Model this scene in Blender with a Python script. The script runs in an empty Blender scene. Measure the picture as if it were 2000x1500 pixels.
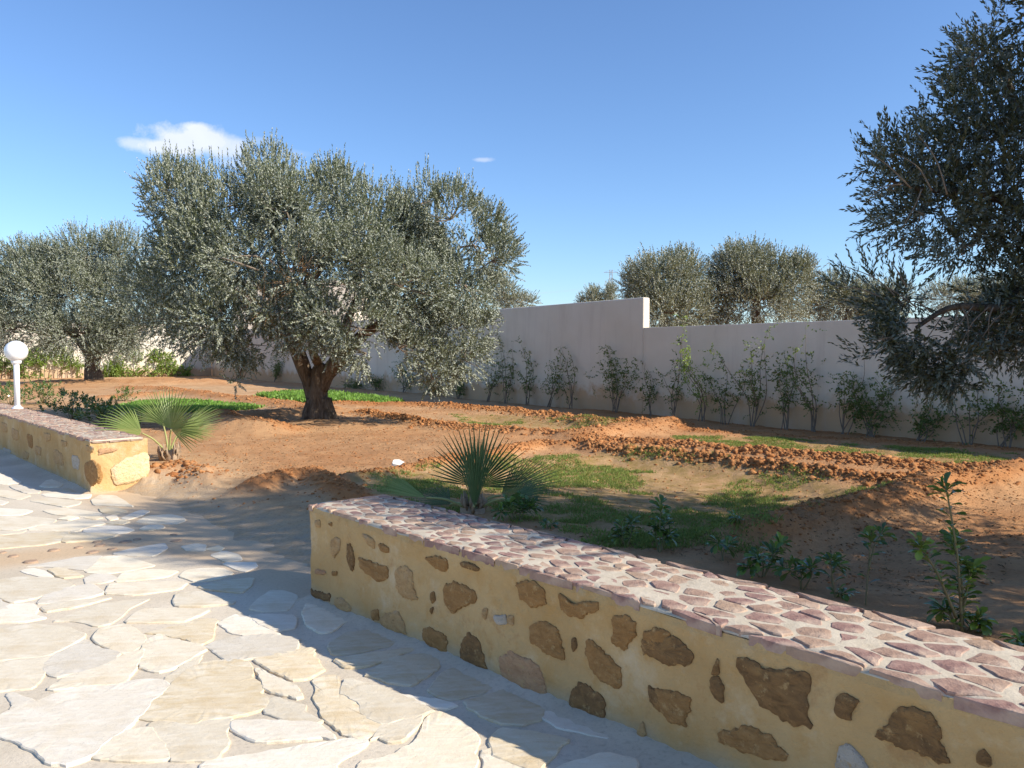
import bpy, math, random
import numpy as np
from mathutils import Vector, Matrix
C = bpy.context.scene
rad = math.radians
# ------------------------------------------------------------------ camera
FPX = 1560.0; CAMZ = 1.6; PITCH = math.atan(60 / FPX)
cam_d = bpy.data.cameras.new('camera'); cam = bpy.data.objects.new('camera', cam_d)
C.collection.objects.link(cam); C.camera = cam
cam_d.sensor_width = 36; cam_d.lens = 36 * FPX / 2000
cam.location = (0, 0, CAMZ); cam.rotation_euler = (rad(90) - PITCH, 0, 0)
cam_d.clip_start = 0.05; cam_d.clip_end = 3000
# ------------------------------------------------------------------ light
SUN_EL = rad(32); SUN_AZ = math.atan2(0.94, -0.34)
W = bpy.data.worlds.new('World'); C.world = W; W.use_nodes = True
nt = W.node_tree; nt.nodes.clear()
wo = nt.nodes.new('ShaderNodeOutputWorld'); bg = nt.nodes.new('ShaderNodeBackground')
sky = nt.nodes.new('ShaderNodeTexSky'); sky.sky_type = 'NISHITA'; sky.sun_disc = False
sky.sun_elevation = SUN_EL; sky.sun_rotation = SUN_AZ
sky.air_density = 1.0; sky.dust_density = 0.3; sky.ozone_density = 3.2; sky.altitude = 0
bg.inputs[1].default_value = 0.113
def wn(t, **k):
    n = nt.nodes.new(t)
    for a, b in k.items(): setattr(n, a, b)
    return n
def wl(a, b): nt.links.new(a, b)
def wmath(op, a, b=None, c=None):
    n = wn('ShaderNodeMath', operation=op)
    for i, v in enumerate((a, b, c)):
        if v is None: continue
        if isinstance(v, (int, float)): n.inputs[i].default_value = v
        else: wl(v, n.inputs[i])
    return n.outputs[0]
tc = wn('ShaderNodeTexCoord'); sx = wn('ShaderNodeSeparateXYZ'); wl(tc.outputs['Generated'], sx.inputs[0])
az = wmath('ARCTAN2', sx.outputs[0], sx.outputs[1]); el = wmath('ARCSINE', sx.outputs[2])
nz = wn('ShaderNodeTexNoise'); nz.inputs['Scale'].default_value = 34; nz.inputs['Detail'].default_value = 8; nz.inputs['Roughness'].default_value = .62
wl(tc.outputs['Generated'], nz.inputs['Vector'])
nfac = wmath('SUBTRACT', nz.outputs[0], .5)
def azel(px, py):
    v = Vector(((px - 1000) / FPX, 1, (750 - py) / FPX)); v.normalize()
    v.rotate(Matrix.Rotation(-PITCH, 3, 'X'))
    return math.atan2(v.x, v.y), math.asin(v.z)
cloud = None
for (px, py, rx, ry, dens) in ((378, 272, 104, 31, 1.0), (270, 281, 42, 13, .6), (330, 288, 85, 20, .95), (430, 282, 66, 30, .75), (385, 252, 40, 14, .9),
                               (455, 318, 40, 13, .34), (942, 312, 26, 6, .42), (575, 300, 45, 10, .12), (505, 275, 50, 9, .18)):
    a0, e0 = azel(px, py)
    dx = wmath('DIVIDE', wmath('SUBTRACT', az, a0), rx / 1700); dy = wmath('DIVIDE', wmath('SUBTRACT', el, e0), ry / 1650)
    d = wmath('SQRT', wmath('ADD', wmath('MULTIPLY', dx, dx), wmath('MULTIPLY', dy, dy)))
    f = wmath('SUBTRACT', 1.0, wmath('ADD', d, wmath('MULTIPLY', nfac, 1.5)))
    f = wmath('MULTIPLY', wmath('SMOOTH_MIN', wmath('MAXIMUM', wmath('MULTIPLY', f, 1.7), 0.0), 1.0, .25), dens)
    cloud = f if cloud is None else wmath('MAXIMUM', cloud, f)
cloud = wmath('MAXIMUM', wmath('MINIMUM', cloud, .86), 0.0)
nz2 = wn('ShaderNodeTexNoise'); nz2.inputs['Scale'].default_value = 22; nz2.inputs['Detail'].default_value = 3
wl(tc.outputs['Generated'], nz2.inputs['Vector'])
ccol = wn('ShaderNodeMixRGB'); ccol.inputs[1].default_value = (5.0, 5.3, 6.2, 1); ccol.inputs[2].default_value = (6.6, 6.8, 7.2, 1)
wl(nz2.outputs[0], ccol.inputs[0])
tint = wn('ShaderNodeMixRGB', blend_type='MULTIPLY'); tint.inputs[0].default_value = 1; tint.inputs[2].default_value = (0.85, 0.985, 1.17, 1)
wl(sky.outputs[0], tint.inputs[1])
cm = wn('ShaderNodeMixRGB'); wl(cloud, cm.inputs[0]); wl(tint.outputs[0], cm.inputs[1]); wl(ccol.outputs[0], cm.inputs[2])
wl(cm.outputs[0], bg.inputs[0]); wl(bg.outputs[0], wo.inputs[0])
sd = bpy.data.lights.new('sun', 'SUN'); so = bpy.data.objects.new('sun', sd); C.collection.objects.link(so)
sd.energy = 5.0; sd.angle = rad(0.53); sd.color = (1.0, 0.92, 0.79)
ld = Vector((-math.sin(SUN_AZ) * math.cos(SUN_EL), -math.cos(SUN_AZ) * math.cos(SUN_EL), -math.sin(SUN_EL)))
so.rotation_euler = ld.to_track_quat('-Z', 'Y').to_euler(); so.location = (6, -4, 12)
C.view_settings.view_transform = 'Standard'; C.view_settings.look = 'None'; C.view_settings.gamma = 1
C.view_settings.exposure = 0.6; C.view_settings.use_curve_mapping = False
C.cycles.max_bounces = 8; C.cycles.diffuse_bounces = 4; C.cycles.transparent_max_bounces = 8
# ------------------------------------------------------------------ helpers
RS = np.random.RandomState(7); R = random.Random(5)
def ray(px, py):
    v = Vector(((px - 1000) / FPX, 1, (750 - py) / FPX)); v.rotate(Matrix.Rotation(-PITCH, 3, 'X')); return v
def P(px, py, z=0.0):
    v = ray(px, py); t = (z - CAMZ) / v.z; return Vector((v.x * t, v.y * t, z))
def PD(px, py, d):
    v = ray(px, py); t = d / v.y; return Vector((v.x * t, d, CAMZ + v.z * t))
A0 = P(607, 1169); U = Vector((-1400, FPX, 0)).normalized(); NB = Vector((FPX, 1400, 0)).normalized()   # along the wall away, towards garden
def st(x, y): return (x - A0.x) * U.x + (y - A0.y) * U.y, (x - A0.x) * NB.x + (y - A0.y) * NB.y
def pavz(x, y):
    s, t = st(x, y); return 0.022 * max(0, -s) if -s < 6 else .132
def PP(px, py):
    z = 0
    for i in range(6):
        p = P(px, py, z); z = pavz(p.x, p.y)
    return p
def W3(s, t, z): return Vector((A0.x + U.x * s + NB.x * t, A0.y + U.y * s + NB.y * t, z))
def plane_hit(px, py, p0, n):
    v = ray(px, py); o = Vector((0, 0, CAMZ)); return o + v * ((p0 - o).dot(n) / v.dot(n))
_perm = RS.rand(256, 256, 4)
def vnoise(x, y, k=0):
    x = np.asarray(x, float); y = np.asarray(y, float)
    xi = np.floor(x).astype(int); yi = np.floor(y).astype(int); fx = x - xi; fy = y - yi
    fx = fx * fx * (3 - 2 * fx); fy = fy * fy * (3 - 2 * fy); g = _perm[:, :, k]
    a = g[xi % 256, yi % 256]; b = g[(xi + 1) % 256, yi % 256]; c = g[xi % 256, (yi + 1) % 256]; d = g[(xi + 1) % 256, (yi + 1) % 256]
    return (a * (1 - fx) + b * fx) * (1 - fy) + (c * (1 - fx) + d * fx) * fy
def fbm(x, y, sc, oc=4, k=0, g=.5):
    r = 0; a = 1; t = 0
    for i in range(oc):
        r = r + a * vnoise(x * sc + 17.3 * i, y * sc + 5.1 * i, (k + i) % 4); t += a; a *= g; sc *= 2.03
    return r / t
def sstep(a, b, x): t = np.clip((x - a) / (b - a), 0, 1); return t * t * (3 - 2 * t)
def link(name, me, mat=None, parent=None, loc=None):
    o = bpy.data.objects.new(name, me); C.collection.objects.link(o)
    if mat is not None and me is not None and not me.materials: me.materials.append(mat)
    if parent is not None: o.parent = parent
    if loc is not None: o.location = loc
    return o
def mesh(name, vs, fs, smooth=False):
    me = bpy.data.meshes.new(name); me.from_pydata([tuple(v) for v in vs], [], fs); me.update()
    if smooth: me.polygons.foreach_set('use_smooth', [True] * len(me.polygons))
    return me
def mesh_np(name, V, F, smooth=False, attr=None):
    me = bpy.data.meshes.new(name); k = F.shape[1]
    me.vertices.add(len(V)); me.vertices.foreach_set('co', V.astype(np.float32).ravel())
    me.loops.add(F.size); me.loops.foreach_set('vertex_index', F.astype(np.int32).ravel())
    me.polygons.add(len(F)); me.polygons.foreach_set('loop_start', np.arange(0, F.size, k, dtype=np.int32))
    me.update(calc_edges=True)
    if smooth: me.polygons.foreach_set('use_smooth', np.ones(len(F), bool))
    if attr:
        for n_, a in attr.items():
            at = me.attributes.new(n_, 'FLOAT', 'POINT'); at.data.foreach_set('value', a.astype(np.float32).ravel())
    return me
def tag(o, label=None, cat=None, group=None, kind=None):
    if label: o['label'] = label
    if cat: o['category'] = cat
    if group: o['group'] = group
    if kind: o['kind'] = kind
    return o
def thing(name, label, cat, loc=(0, 0, 0), group=None):
    o = bpy.data.objects.new(name, None); C.collection.objects.link(o); o.location = loc; o.empty_display_size = .2
    return tag(o, label, cat, group)
# ------------------------------------------------------------------ materials
class M:
    def __init__(s, name, rough=.8, spec=.3):
        s.m = bpy.data.materials.new(name); s.m.use_nodes = True; s.t = s.m.node_tree
        s.b = s.t.nodes['Principled BSDF']; s.b.inputs['Roughness'].default_value = rough; s.b.inputs['Specular IOR Level'].default_value = spec
        s.co = s.t.nodes.new('ShaderNodeTexCoord').outputs['Object']
    def n(s, t, **k):
        n = s.t.nodes.new(t)
        for a, b in k.items(): setattr(n, a, b)
        return n
    def set(s, inp, v):
        if hasattr(v, 'links') or hasattr(v, 'is_output'): s.t.links.new(v, inp)
        elif isinstance(v, tuple) and len(v) == 3: inp.default_value = (*v, 1)
        else: inp.default_value = v
    def noise(s, sc, det=5, rough=.55, vec=None, dist=0):
        n = s.n('ShaderNodeTexNoise'); n.inputs['Scale'].default_value = sc; n.inputs['Detail'].default_value = det
        n.inputs['Roughness'].default_value = rough; n.inputs['Distortion'].default_value = dist
        s.t.links.new(vec or s.co, n.inputs['Vector']); return n.outputs[0]
    def ramp(s, f, *stops):
        r = s.n('ShaderNodeValToRGB'); e = r.color_ramp.elements
        while len(e) < len(stops): e.new(.5)
        for i, (p, c) in enumerate(stops):
            e[i].position = p; e[i].color = (*c, 1) if isinstance(c, tuple) else (c, c, c, 1)
        s.set(r.inputs[0], f); return r.outputs[0]
    def mix(s, f, a, b, mode='MIX'):
        n = s.n('ShaderNodeMixRGB', blend_type=mode); s.set(n.inputs[0], f); s.set(n.inputs[1], a); s.set(n.inputs[2], b); return n.outputs[0]
    def attr(s, nm): a = s.n('ShaderNodeAttribute'); a.attribute_name = nm; return a.outputs['Fac']
    def orand(s): return s.n('ShaderNodeObjectInfo').outputs['Random']
    def scale(s, v):
        m = s.n('ShaderNodeMapping'); m.inputs['Scale'].default_value = v; s.t.links.new(s.co, m.inputs[0]); return m.outputs[0]
    def color(s, c): s.set(s.b.inputs['Base Color'], c); return s
    def bump(s, h, st=.4, d=.01):
        b = s.n('ShaderNodeBump'); b.inputs['Strength'].default_value = st; b.inputs['Distance'].default_value = d
        s.t.links.new(h, b.inputs['Height']); s.t.links.new(b.outputs[0], s.b.inputs['Normal']); return s
# soil
m = M('soil', .95, .1)
big = m.noise(.35, 4); mid = m.noise(2.2, 6, .65); fine = m.noise(38, 8, .7)
red = m.attr('red'); grn = m.attr('green'); sand = m.attr('sand'); 
c1 = m.mix(m.ramp(mid, (.35, 0.0), (.65, 1.0)), (.48, .295, .155), (.60, .41, .235))
c2 = m.mix(m.ramp(mid, (.3, 0.0), (.7, 1.0)), (.38, .155, .055), (.54, .255, .10))
c = m.mix(red, c1, c2)
c = m.mix(sand, c, m.mix(m.ramp(m.noise(9, 6), (.4, 0.), (.62, 1.)), (.56, .40, .245), (.50, .39, .27)))
c = m.mix(m.ramp(fine, (.28, .45), (.5, 0.0)), c, (.22, .11, .05))
gm = m.n('ShaderNodeMath', operation='MULTIPLY'); m.set(gm.inputs[0], grn); m.set(gm.inputs[1], m.ramp(m.noise(6, 6, .7), (.34, 0.0), (.62, 1.0)))
c = m.mix(gm.outputs[0], c, m.mix(m.noise(14, 3), (.22, .17, .05), (.42, .26, .10)))
m.color(c); m.bump(m.mix(.35, m.noise(70, 8, .75), m.noise(14, 8, .7)), .9, .03); SOIL = m.m
m = M('clod', .97, .08); m.color(m.mix(m.attr('rnd'), (.32, .13, .048), (.49, .24, .10))); m.bump(m.noise(60, 6, .7), .8, .02); CLOD = m.m
m = M('mortar', .9, .2); v = m.noise(1.3, 5); f = m.noise(45, 8, .7)
c = m.mix(m.ramp(v, (.35, 0.), (.65, 1.)), (.54, .46, .345), (.68, .595, .47))
c = m.mix(m.attr('sand'), c, m.mix(m.noise(5, 6, .7), (.60, .44, .28), (.52, .38, .24)))
c = m.mix(m.ramp(f, (.3, .35), (.5, 0.)), c, (.2, .16, .12)); m.color(c)
m.bump(m.mix(.5, f, m.noise(8, 6, .6)), .5, .012); MORTAR = m.m
def flag_mat(nm, a, b, c3):
    m = M(nm, .75, .25); w = m.noise(1, 6, .6, m.scale((5, 14, 5)), 1.2); o = m.orand()
    c = m.mix(m.ramp(w, (.3, 0.), (.68, 1.)), a, b)
    c = m.mix(m.ramp(m.noise(3.1, 4, .5), (.55, 0.), (.72, .55)), c, c3)
    r = m.n('ShaderNodeMapRange'); m.set(r.inputs[0], o); r.inputs[3].default_value = .82; r.inputs[4].default_value = 1.05
    c = m.mix(1.0, c, r.outputs[0], 'MULTIPLY')
    c = m.mix(m.ramp(m.noise(55, 6, .75), (.27, .55), (.4, 0.)), c, (.25, .2, .14)); m.color(c)
    m.bump(m.mix(.5, m.noise(26, 8, .7), w), .6, .012); return m.m
FLAG = [flag_mat('flagstone_cream', (.70, .59, .42), (.83, .75, .60), (.64, .49, .29)),
        flag_mat('flagstone_white', (.71, .62, .48), (.83, .76, .64), (.68, .56, .38)),
        flag_mat('flagstone_ochre', (.63, .49, .29), (.78, .69, .53), (.58, .42, .22))]
m = M('brown_stone', .85, .2); m.color(m.mix(m.noise(20), (.30, .19, .12), (.46, .33, .23))); m.bump(m.noise(40, 6), .5, .01); BROWNST = m.m
# plaster
m = M('ochre_plaster', .9, .15); v = m.noise(1.6, 5, .6); v2 = m.noise(7, 6, .65)
c = m.mix(m.ramp(v, (.3, 0.), (.7, 1.)), (.46, .285, .115), (.59, .41, .20))
c = m.mix(m.ramp(v2, (.52, 0.), (.75, .8)), c, (.50, .29, .10))
c = m.mix(m.ramp(m.noise(3.3, 6, .72), (.54, 0.), (.74, .75)), c, (.64, .53, .36))
c = m.mix(m.ramp(m.noise(5.3, 6, .7), (.6, 0.), (.72, .7)), c, (.40, .22, .09))
c = m.mix(m.attr('foot'), c, m.mix(m.noise(11), (.38, .34, .27), (.52, .42, .28)))
c = m.mix(m.ramp(m.noise(50, 8, .7), (.26, .4), (.4, 0.)), c, (.3, .18, .07)); m.color(c)
m.bump(m.mix(.4, m.noise(28, 8, .7), v2), .9, .022); PLASTER = m.m
def rub_mat(nm, a, b, c3):
    m = M(nm, .85, .2); w = m.noise(1, 7, .7, m.scale((14, 14, 30)), .8)
    c = m.mix(m.ramp(w, (.32, 0.), (.66, 1.)), a, b)
    c = m.mix(m.ramp(m.noise(9, 5, .6), (.56, 0.), (.7, .7)), c, c3)
    c = m.mix(m.ramp(m.noise(26, 7, .75), (.56, 0.), (.64, .7)), c, (.52, .35, .16))
    c = m.mix(m.ramp(m.noise(70, 6, .7), (.3, .6), (.42, 0.)), c, (.10, .06, .03)); m.color(c)
    m.bump(m.mix(.5, w, m.noise(45, 7, .7)), 1.0, .025); return m.m
RUB = [rub_mat('rubble_brown', (.28, .145, .05), (.42, .235, .09), (.33, .17, .06)),
       rub_mat('rubble_dark', (.16, .09, .04), (.31, .175, .07), (.36, .21, .08)),
       rub_mat('rubble_pale', (.42, .25, .11), (.55, .36, .17), (.47, .38, .27)),
       rub_mat('rubble_grey', (.40, .35, .28), (.56, .50, .42), (.48, .38, .24)),
       rub_mat('rubble_pink', (.42, .23, .12), (.54, .34, .19), (.36, .20, .15)),
       rub_mat('rubble_sand', (.66, .47, .24), (.78, .60, .36), (.60, .50, .38))]
m = M('coping_red', .8, .25); w = m.noise(16, 7, .65); o = m.orand()
c = m.mix(m.ramp(w, (.3, 0.), (.68, 1.)), (.20, .105, .09), (.42, .27, .215))
c = m.mix(m.ramp(o, (0., 0.0), (.25, .0), (.45, .7), (.7, .2), (.9, .9)), c, m.mix(w, (.32, .20, .13), (.52, .38, .26)))
c = m.mix(m.ramp(m.noise(6), (.52, 0.), (.68, .8)), c, (.52, .39, .29))
m.color(c); m.bump(m.mix(.5, w, m.noise(60, 6, .7)), .7, .015); COPE = m.m
m = M('coping_mortar', .9, .15); w = m.noise(12, 7, .65)
m.color(m.mix(m.ramp(w, (.3, 0.), (.7, 1.)), (.46, .39, .29), (.62, .54, .42))); m.bump(m.mix(.5, w, m.noise(60, 6, .7)), .6, .012); CMORT = m.m
m = M('white_render', .9, .15); w = m.noise(1.1, 5, .6)
sep = m.n('ShaderNodeSeparateXYZ'); m.t.links.new(m.co, sep.inputs[0])
base = m.mix(m.ramp(w, (.3, 0.), (.7, 1.)), (.65, .58, .475), (.71, .645, .54))
r = m.n('ShaderNodeMath', operation='ADD'); m.set(r.inputs[0], sep.outputs[2]); 
q = m.n('ShaderNodeMath', operation='MULTIPLY'); m.set(q.inputs[0], m.noise(2.2, 6, .7)); q.inputs[1].default_value = -1.1; m.t.links.new(q.outputs[0], r.inputs[1])
base = m.mix(m.ramp(r.outputs[0], (0.0, .9), (.25, 0.0)), base, (.52, .34, .19))
st_ = m.ramp(m.noise(1, 6, .7, m.scale((3.2, 3.2, .35)), .3), (.52, 0.), (.72, .35)); base = m.mix(st_, base, (.47, .40, .33))
base = m.mix(m.ramp(m.noise(.6, 5, .6), (.5, 0.), (.62, .25)), base, (.74, .68, .60))
m.color(base); m.bump(m.mix(.5, m.noise(35, 8, .7), m.noise(2.2, 5)), .5, .02); RENDER = m.m
m = M('white_paint', .45, .4); m.color(m.mix(m.noise(8), (.78, .78, .80), (.84, .84, .85))); PAINT = m.m
m = M('opal_globe', .25, .5); m.color((.86, .86, .86)); m.b.inputs['Subsurface Weight'].default_value = .25; m.b.inputs['Subsurface Radius'].default_value = (.05, .05, .05); GLOBE = m.m
m = M('grey_metal', .6, .4); m.color((.30, .31, .33)); STEEL = m.m
m = M('window_glass', .1, .5); m.color((.05, .06, .07)); GLASS = m.m
m = M('bark', .95, .1); w = m.noise(1, 8, .7, m.scale((9, 9, 2.2)), 1.6)
m.color(m.mix(m.ramp(w, (.3, 0.), (.7, 1.)), (.05, .034, .022), (.28, .215, .155))); m.bump(w, 1.0, .08); BARK = m.m
m = M('twig_bark', .9, .1); m.color(m.mix(m.noise(20), (.16, .12, .085), (.27, .22, .17))); TWIG = m.m
m = M('green_stem', .7, .2); m.color(m.mix(m.noise(20), (.16, .16, .07), (.24, .20, .11))); STEM = m.m
def leaf_mat(nm, top, top2, under, rough=.45, spec=.4, trans=.25):
    m = M(nm, rough, spec); g = m.n('ShaderNodeNewGeometry'); rn = m.attr('rnd')
    c = m.mix(rn, top, top2); c = m.mix(g.outputs['Backfacing'], c, under); m.color(c)
    if trans:
        tr = m.n('ShaderNodeBsdfTranslucent'); m.set(tr.inputs[0], m.mix(.5, c, (.35, .40, .08))) 
        mx = m.n('ShaderNodeMixShader'); mx.inputs[0].default_value = trans
        m.t.links.new(m.b.outputs[0], mx.inputs[1]); m.t.links.new(tr.outputs[0], mx.inputs[2])
        m.t.links.new(mx.outputs[0], m.t.nodes['Material Output'].inputs[0])
    return m.m
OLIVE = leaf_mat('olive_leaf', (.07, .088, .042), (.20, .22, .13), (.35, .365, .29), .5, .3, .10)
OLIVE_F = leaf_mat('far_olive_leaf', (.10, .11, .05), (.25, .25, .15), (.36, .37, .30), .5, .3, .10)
OLIVE_N = leaf_mat('shaded_olive_leaf', (.035, .045, .022), (.09, .10, .05), (.16, .17, .13), .4, .45, .05)  # darker copy of the olive leaf, the near tree's shade put into the colour
DEADLEAF = leaf_mat('dead_leaf', (.20, .11, .05), (.33, .20, .10), (.28, .18, .10), .8, .1, .1)
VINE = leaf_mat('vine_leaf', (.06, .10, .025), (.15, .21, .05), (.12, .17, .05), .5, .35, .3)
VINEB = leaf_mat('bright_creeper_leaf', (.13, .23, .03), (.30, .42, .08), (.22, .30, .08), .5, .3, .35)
HERB = leaf_mat('herb_leaf', (.14, .18, .035), (.30, .32, .09), (.2, .28, .07), .6, .2, .35)
LUSH = leaf_mat('crop_leaf', (.12, .27, .03), (.24, .42, .07), (.2, .34, .07), .5, .3, .35)
PITT = leaf_mat('shrub_leaf', (.035, .085, .02), (.11, .19, .03), (.13, .20, .06), .22, .6, .22)
PITT2 = leaf_mat('new_shrub_leaf', (.16, .25, .03), (.24, .34, .05), (.2, .28, .06), .3, .5, .3)
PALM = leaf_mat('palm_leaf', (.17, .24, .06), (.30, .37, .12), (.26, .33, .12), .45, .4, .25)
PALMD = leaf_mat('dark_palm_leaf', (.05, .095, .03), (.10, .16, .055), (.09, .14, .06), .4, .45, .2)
m = M('palm_stem', .6, .3); m.color(m.mix(m.noise(12), (.28, .30, .10), (.38, .36, .15))); PSTEM = m.m
m = M('palm_fibre', .95, .1); m.color(m.mix(m.noise(30), (.24, .16, .10), (.46, .35, .24))); FIBRE = m.m
# ------------------------------------------------------------------ terrain
GZ = .15
def PXL(pts): return [(P(x, y, GZ).x, P(x, y, GZ).y) for x, y in pts]
def dline(X, Y, pts):
    D = np.full(X.shape, 1e9)
    for (x0, y0), (x1, y1) in zip(pts[:-1], pts[1:]):
        dx, dy = x1 - x0, y1 - y0; t = np.clip(((X - x0) * dx + (Y - y0) * dy) / (dx * dx + dy * dy + 1e-9), 0, 1)
        D = np.minimum(D, np.hypot(X - x0 - t * dx, Y - y0 - t * dy))
    return D
def inpoly(X, Y, pts):
    r = np.zeros(X.shape, bool); n = len(pts)
    for i in range(n):
        x0, y0 = pts[i]; x1, y1 = pts[(i + 1) % n]
        if y0 == y1: continue
        c = ((y0 > Y) != (y1 > Y)) & (X < (x1 - x0) * (Y - y0) / (y1 - y0) + x0); r ^= c
    return r
# (polyline in the plan, height, half width, roughness of clods, redness)
RIDGES = [([(1150, 862), (1320, 872), (1440, 886), (1560, 896), (1680, 907), (1860, 922), (1990, 918)], .09, .28, 1.0, 1),
          ([(1130, 872), (1200, 884), (1340, 899), (1480, 914), (1620, 932), (1760, 950), (1880, 940)], .12, .24, 1.0, 1),
          ([(1140, 858), (1200, 848), (1260, 838), (1315, 832)], .19, .5, .35, .8),
          ([(1315, 832), (1380, 842), (1500, 846), (1700, 858), (2000, 880)], .03, .35, .4, 1),
          ([(820, 793), (900, 798), (985, 804), (1090, 817), (1180, 828), (1260, 830)], .13, .45, .9, 1),
          ([(700, 806), (740, 812), (800, 823), (897, 838), (1000, 846), (1140, 856)], .09, .35, 1.0, .8),
          ([(830, 912), (930, 900), (985, 890), (1055, 872), (1195, 876)], .12, .22, .5, 1),
          ([(690, 935), (760, 922), (830, 912)], .08, .25, .6, .9),
          ([(500, 950), (560, 930), (600, 925), (650, 950), (700, 975)], .11, .26, .6, 1),
          ([(1480, 1060), (1560, 1030), (1650, 1005), (1750, 983), (1870, 950), (1960, 930)], .20, .36, .6, .9),
          ([(240, 760), (330, 764), (371, 772), (480, 783), (595, 797), (640, 802)], .16, .6, .7, .8),
          ([(200, 780), (280, 776), (371, 772)], .14, .5, .6, .8),
          ([(650, 790), (740, 792), (820, 793)], .12, .6, .5, 1),
          ([(430, 828), (500, 838), (560, 842)], .10, .6, .6, .8),
          ([(80, 752), (300, 752), (420, 750)], .25, 1.2, .3, .6),
          ([(300, 925), (345, 915), (400, 930)], .09, .30, 1.0, .5)]
RIDGES = [(PXL(a), b, c, d, e) for a, b, c, d, e in RIDGES]
BASINS = [(PXL([(830, 925), (1000, 895), (1200, 885), (1400, 905), (1600, 932), (1740, 960), (1500, 1045), (1200, 1040), (1000, 1010), (800, 960)]), .09),
          (PXL([(850, 806), (1000, 812), (1240, 832), (1120, 845), (980, 836)]), .06),
          (PXL([(1330, 850), (1500, 853), (1950, 888), (1800, 898), (1500, 876)]), .05)]
GRASS = [(PXL([(640, 935), (800, 918), (1000, 895), (1200, 882), (1400, 905), (1600, 932), (1750, 965), (1700, 1000), (1500, 1020), (1250, 1060), (1000, 1020), (850, 985), (700, 958)]), 1.0),
         (PXL([(1310, 848), (1500, 849), (1700, 866), (1990, 888), (1940, 912), (1700, 897), (1500, 882), (1330, 866)]), 1.0),
         (PXL([(880, 808), (1000, 810), (1230, 830), (1180, 841), (1000, 834), (900, 822)]), 1.0),
         (PXL([(1480, 1080), (1100, 1060), (1400, 1010), (1600, 1020)]), .4)]
TRUNK = P(625, 826, GZ)
TREEPALM = P(330, 908, .1)
def soil_z(X, Y, full=False):
    X = np.asarray(X, float); Y = np.asarray(Y, float)
    s = (X - A0.x) * U.x + (Y - A0.y) * U.y; t = (X - A0.x) * NB.x + (Y - A0.y) * NB.y
    dist = np.hypot(X, Y); fade = np.clip(30 / (dist + 1), 0, 1)
    gap = sstep(-5.9, -5.0, -s) * 0 + sstep(-.3, .1, s) * (1 - sstep(5.1, 5.5, s))
    tt = t + .5 * (fbm(X, Y, .9, 3) - .5) + .3 * (fbm(X, Y, 5, 3, 1) - .5)
    zg = -.035 + .165 * sstep(-.25, 1.5, tt - .05)
    zw = -.06 + .20 * sstep(.35, .6, t)
    Z = zg * gap + zw * (1 - gap)
    ins = sstep(.5, 1.4, t)
    Z = Z + ins * (.10 * (fbm(X, Y, .35, 3, 1) - .5) + .05 * (fbm(X, Y, 1.6, 4, 2) - .5))
    Z = Z + (.25 + .75 * ins) * .032 * (fbm(X, Y, 7, 4, 3, .7) - .5) * fade
    red = np.clip(.35 + 1.1 * (fbm(X, Y, .3, 3, 2) - .5) + .45 * sstep(-1, 5, X), 0, 1) * sstep(.8, 2.5, t)
    rough = np.zeros_like(Z); add = np.zeros_like(Z)
    for pts, h, w, rg, rd in RIDGES:
        d = dline(X + .25 * (fbm(X, Y, 1.3, 2, 0) - .5), Y + .3 * (fbm(X, Y, 1.1, 2, 1) - .5), pts)
        k = np.exp(-(d / w) ** 2 * 1.4)
        add = np.maximum(add, h * k * (.7 + .6 * fbm(X, Y, 1.8, 3, 3)))
        rough = np.maximum(rough, rg * np.clip(k * 1.3, 0, 1)); red = np.maximum(red, rd * np.clip(k * 1.6, 0, 1))
    Z = Z + add + rough * (.09 * (fbm(X, Y, 6.5, 4, 1, .75) - .42) + .06 * (fbm(X, Y, 17, 3, 2, .8) - .5))
    for pts, dp in BASINS: Z = Z - dp * sstep(.15, .6, np.where(inpoly(X, Y, pts), dline(X, Y, pts + pts[:1]), 0))
    dt = np.hypot(X - TRUNK.x, Y - TRUNK.y)
    Z = Z + .12 * np.exp(-(dt / 1.0) ** 2) + .22 * np.exp(-((dt - 2.0) / .5) ** 2) * sstep(-.2, .6, -(X - TRUNK.x) * .8 ) * 1.0
    dp = np.hypot(X - TREEPALM.x, Y - TREEPALM.y); Z = Z + .06 * np.exp(-(dp / .5) ** 2)
    if not full: return Z
    g = np.zeros_like(Z)
    for pts, a in GRASS:
        ins_ = inpoly(X, Y, pts); dl = dline(X, Y, pts + pts[:1]); g = np.maximum(g, a * np.where(ins_, sstep(0, .3, dl), 0))
    sand = gap * (1 - sstep(.5, 1.3, tt)) + 0
    red = red * (1 - .5 * g)
    return Z, red, g * (.6 + .9 * fbm(X, Y, 1.5, 4, 0)), np.clip(sand, 0, 1)
ys = np.concatenate([np.geomspace(1.2, 75, 520), [90, 130, 200, 400, 900]])
rt = np.concatenate([np.linspace(-2.6, -.85, 40)[:-1], np.linspace(-.85, .85, 560), np.linspace(.85, 2.6, 40)[1:]])
Yg, Rg = np.meshgrid(ys, rt, indexing='ij'); Xg = Yg * Rg
Z, red, grn, snd = soil_z(Xg, Yg, True)
idx = np.arange(Xg.size).reshape(Xg.shape)
F = np.stack([idx[:-1, :-1], idx[:-1, 1:], idx[1:, 1:], idx[1:, :-1]], -1).reshape(-1, 4)
sg = (Xg - A0.x) * U.x + (Yg - A0.y) * U.y; tg = ((Xg - A0.x) * NB.x + (Yg - A0.y) * NB.y).ravel()
F = F[(tg[F].max(1) > -.7)]
used = np.unique(F); mp = -np.ones(Xg.size, int); mp[used] = np.arange(len(used))
Vg = np.stack([Xg.ravel(), Yg.ravel(), Z.ravel()], -1)[used]
me = mesh_np('ground', Vg, mp[F], True, {'red': red.ravel()[used], 'green': np.clip(grn.ravel()[used], 0, 1), 'sand': snd.ravel()[used]})
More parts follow.
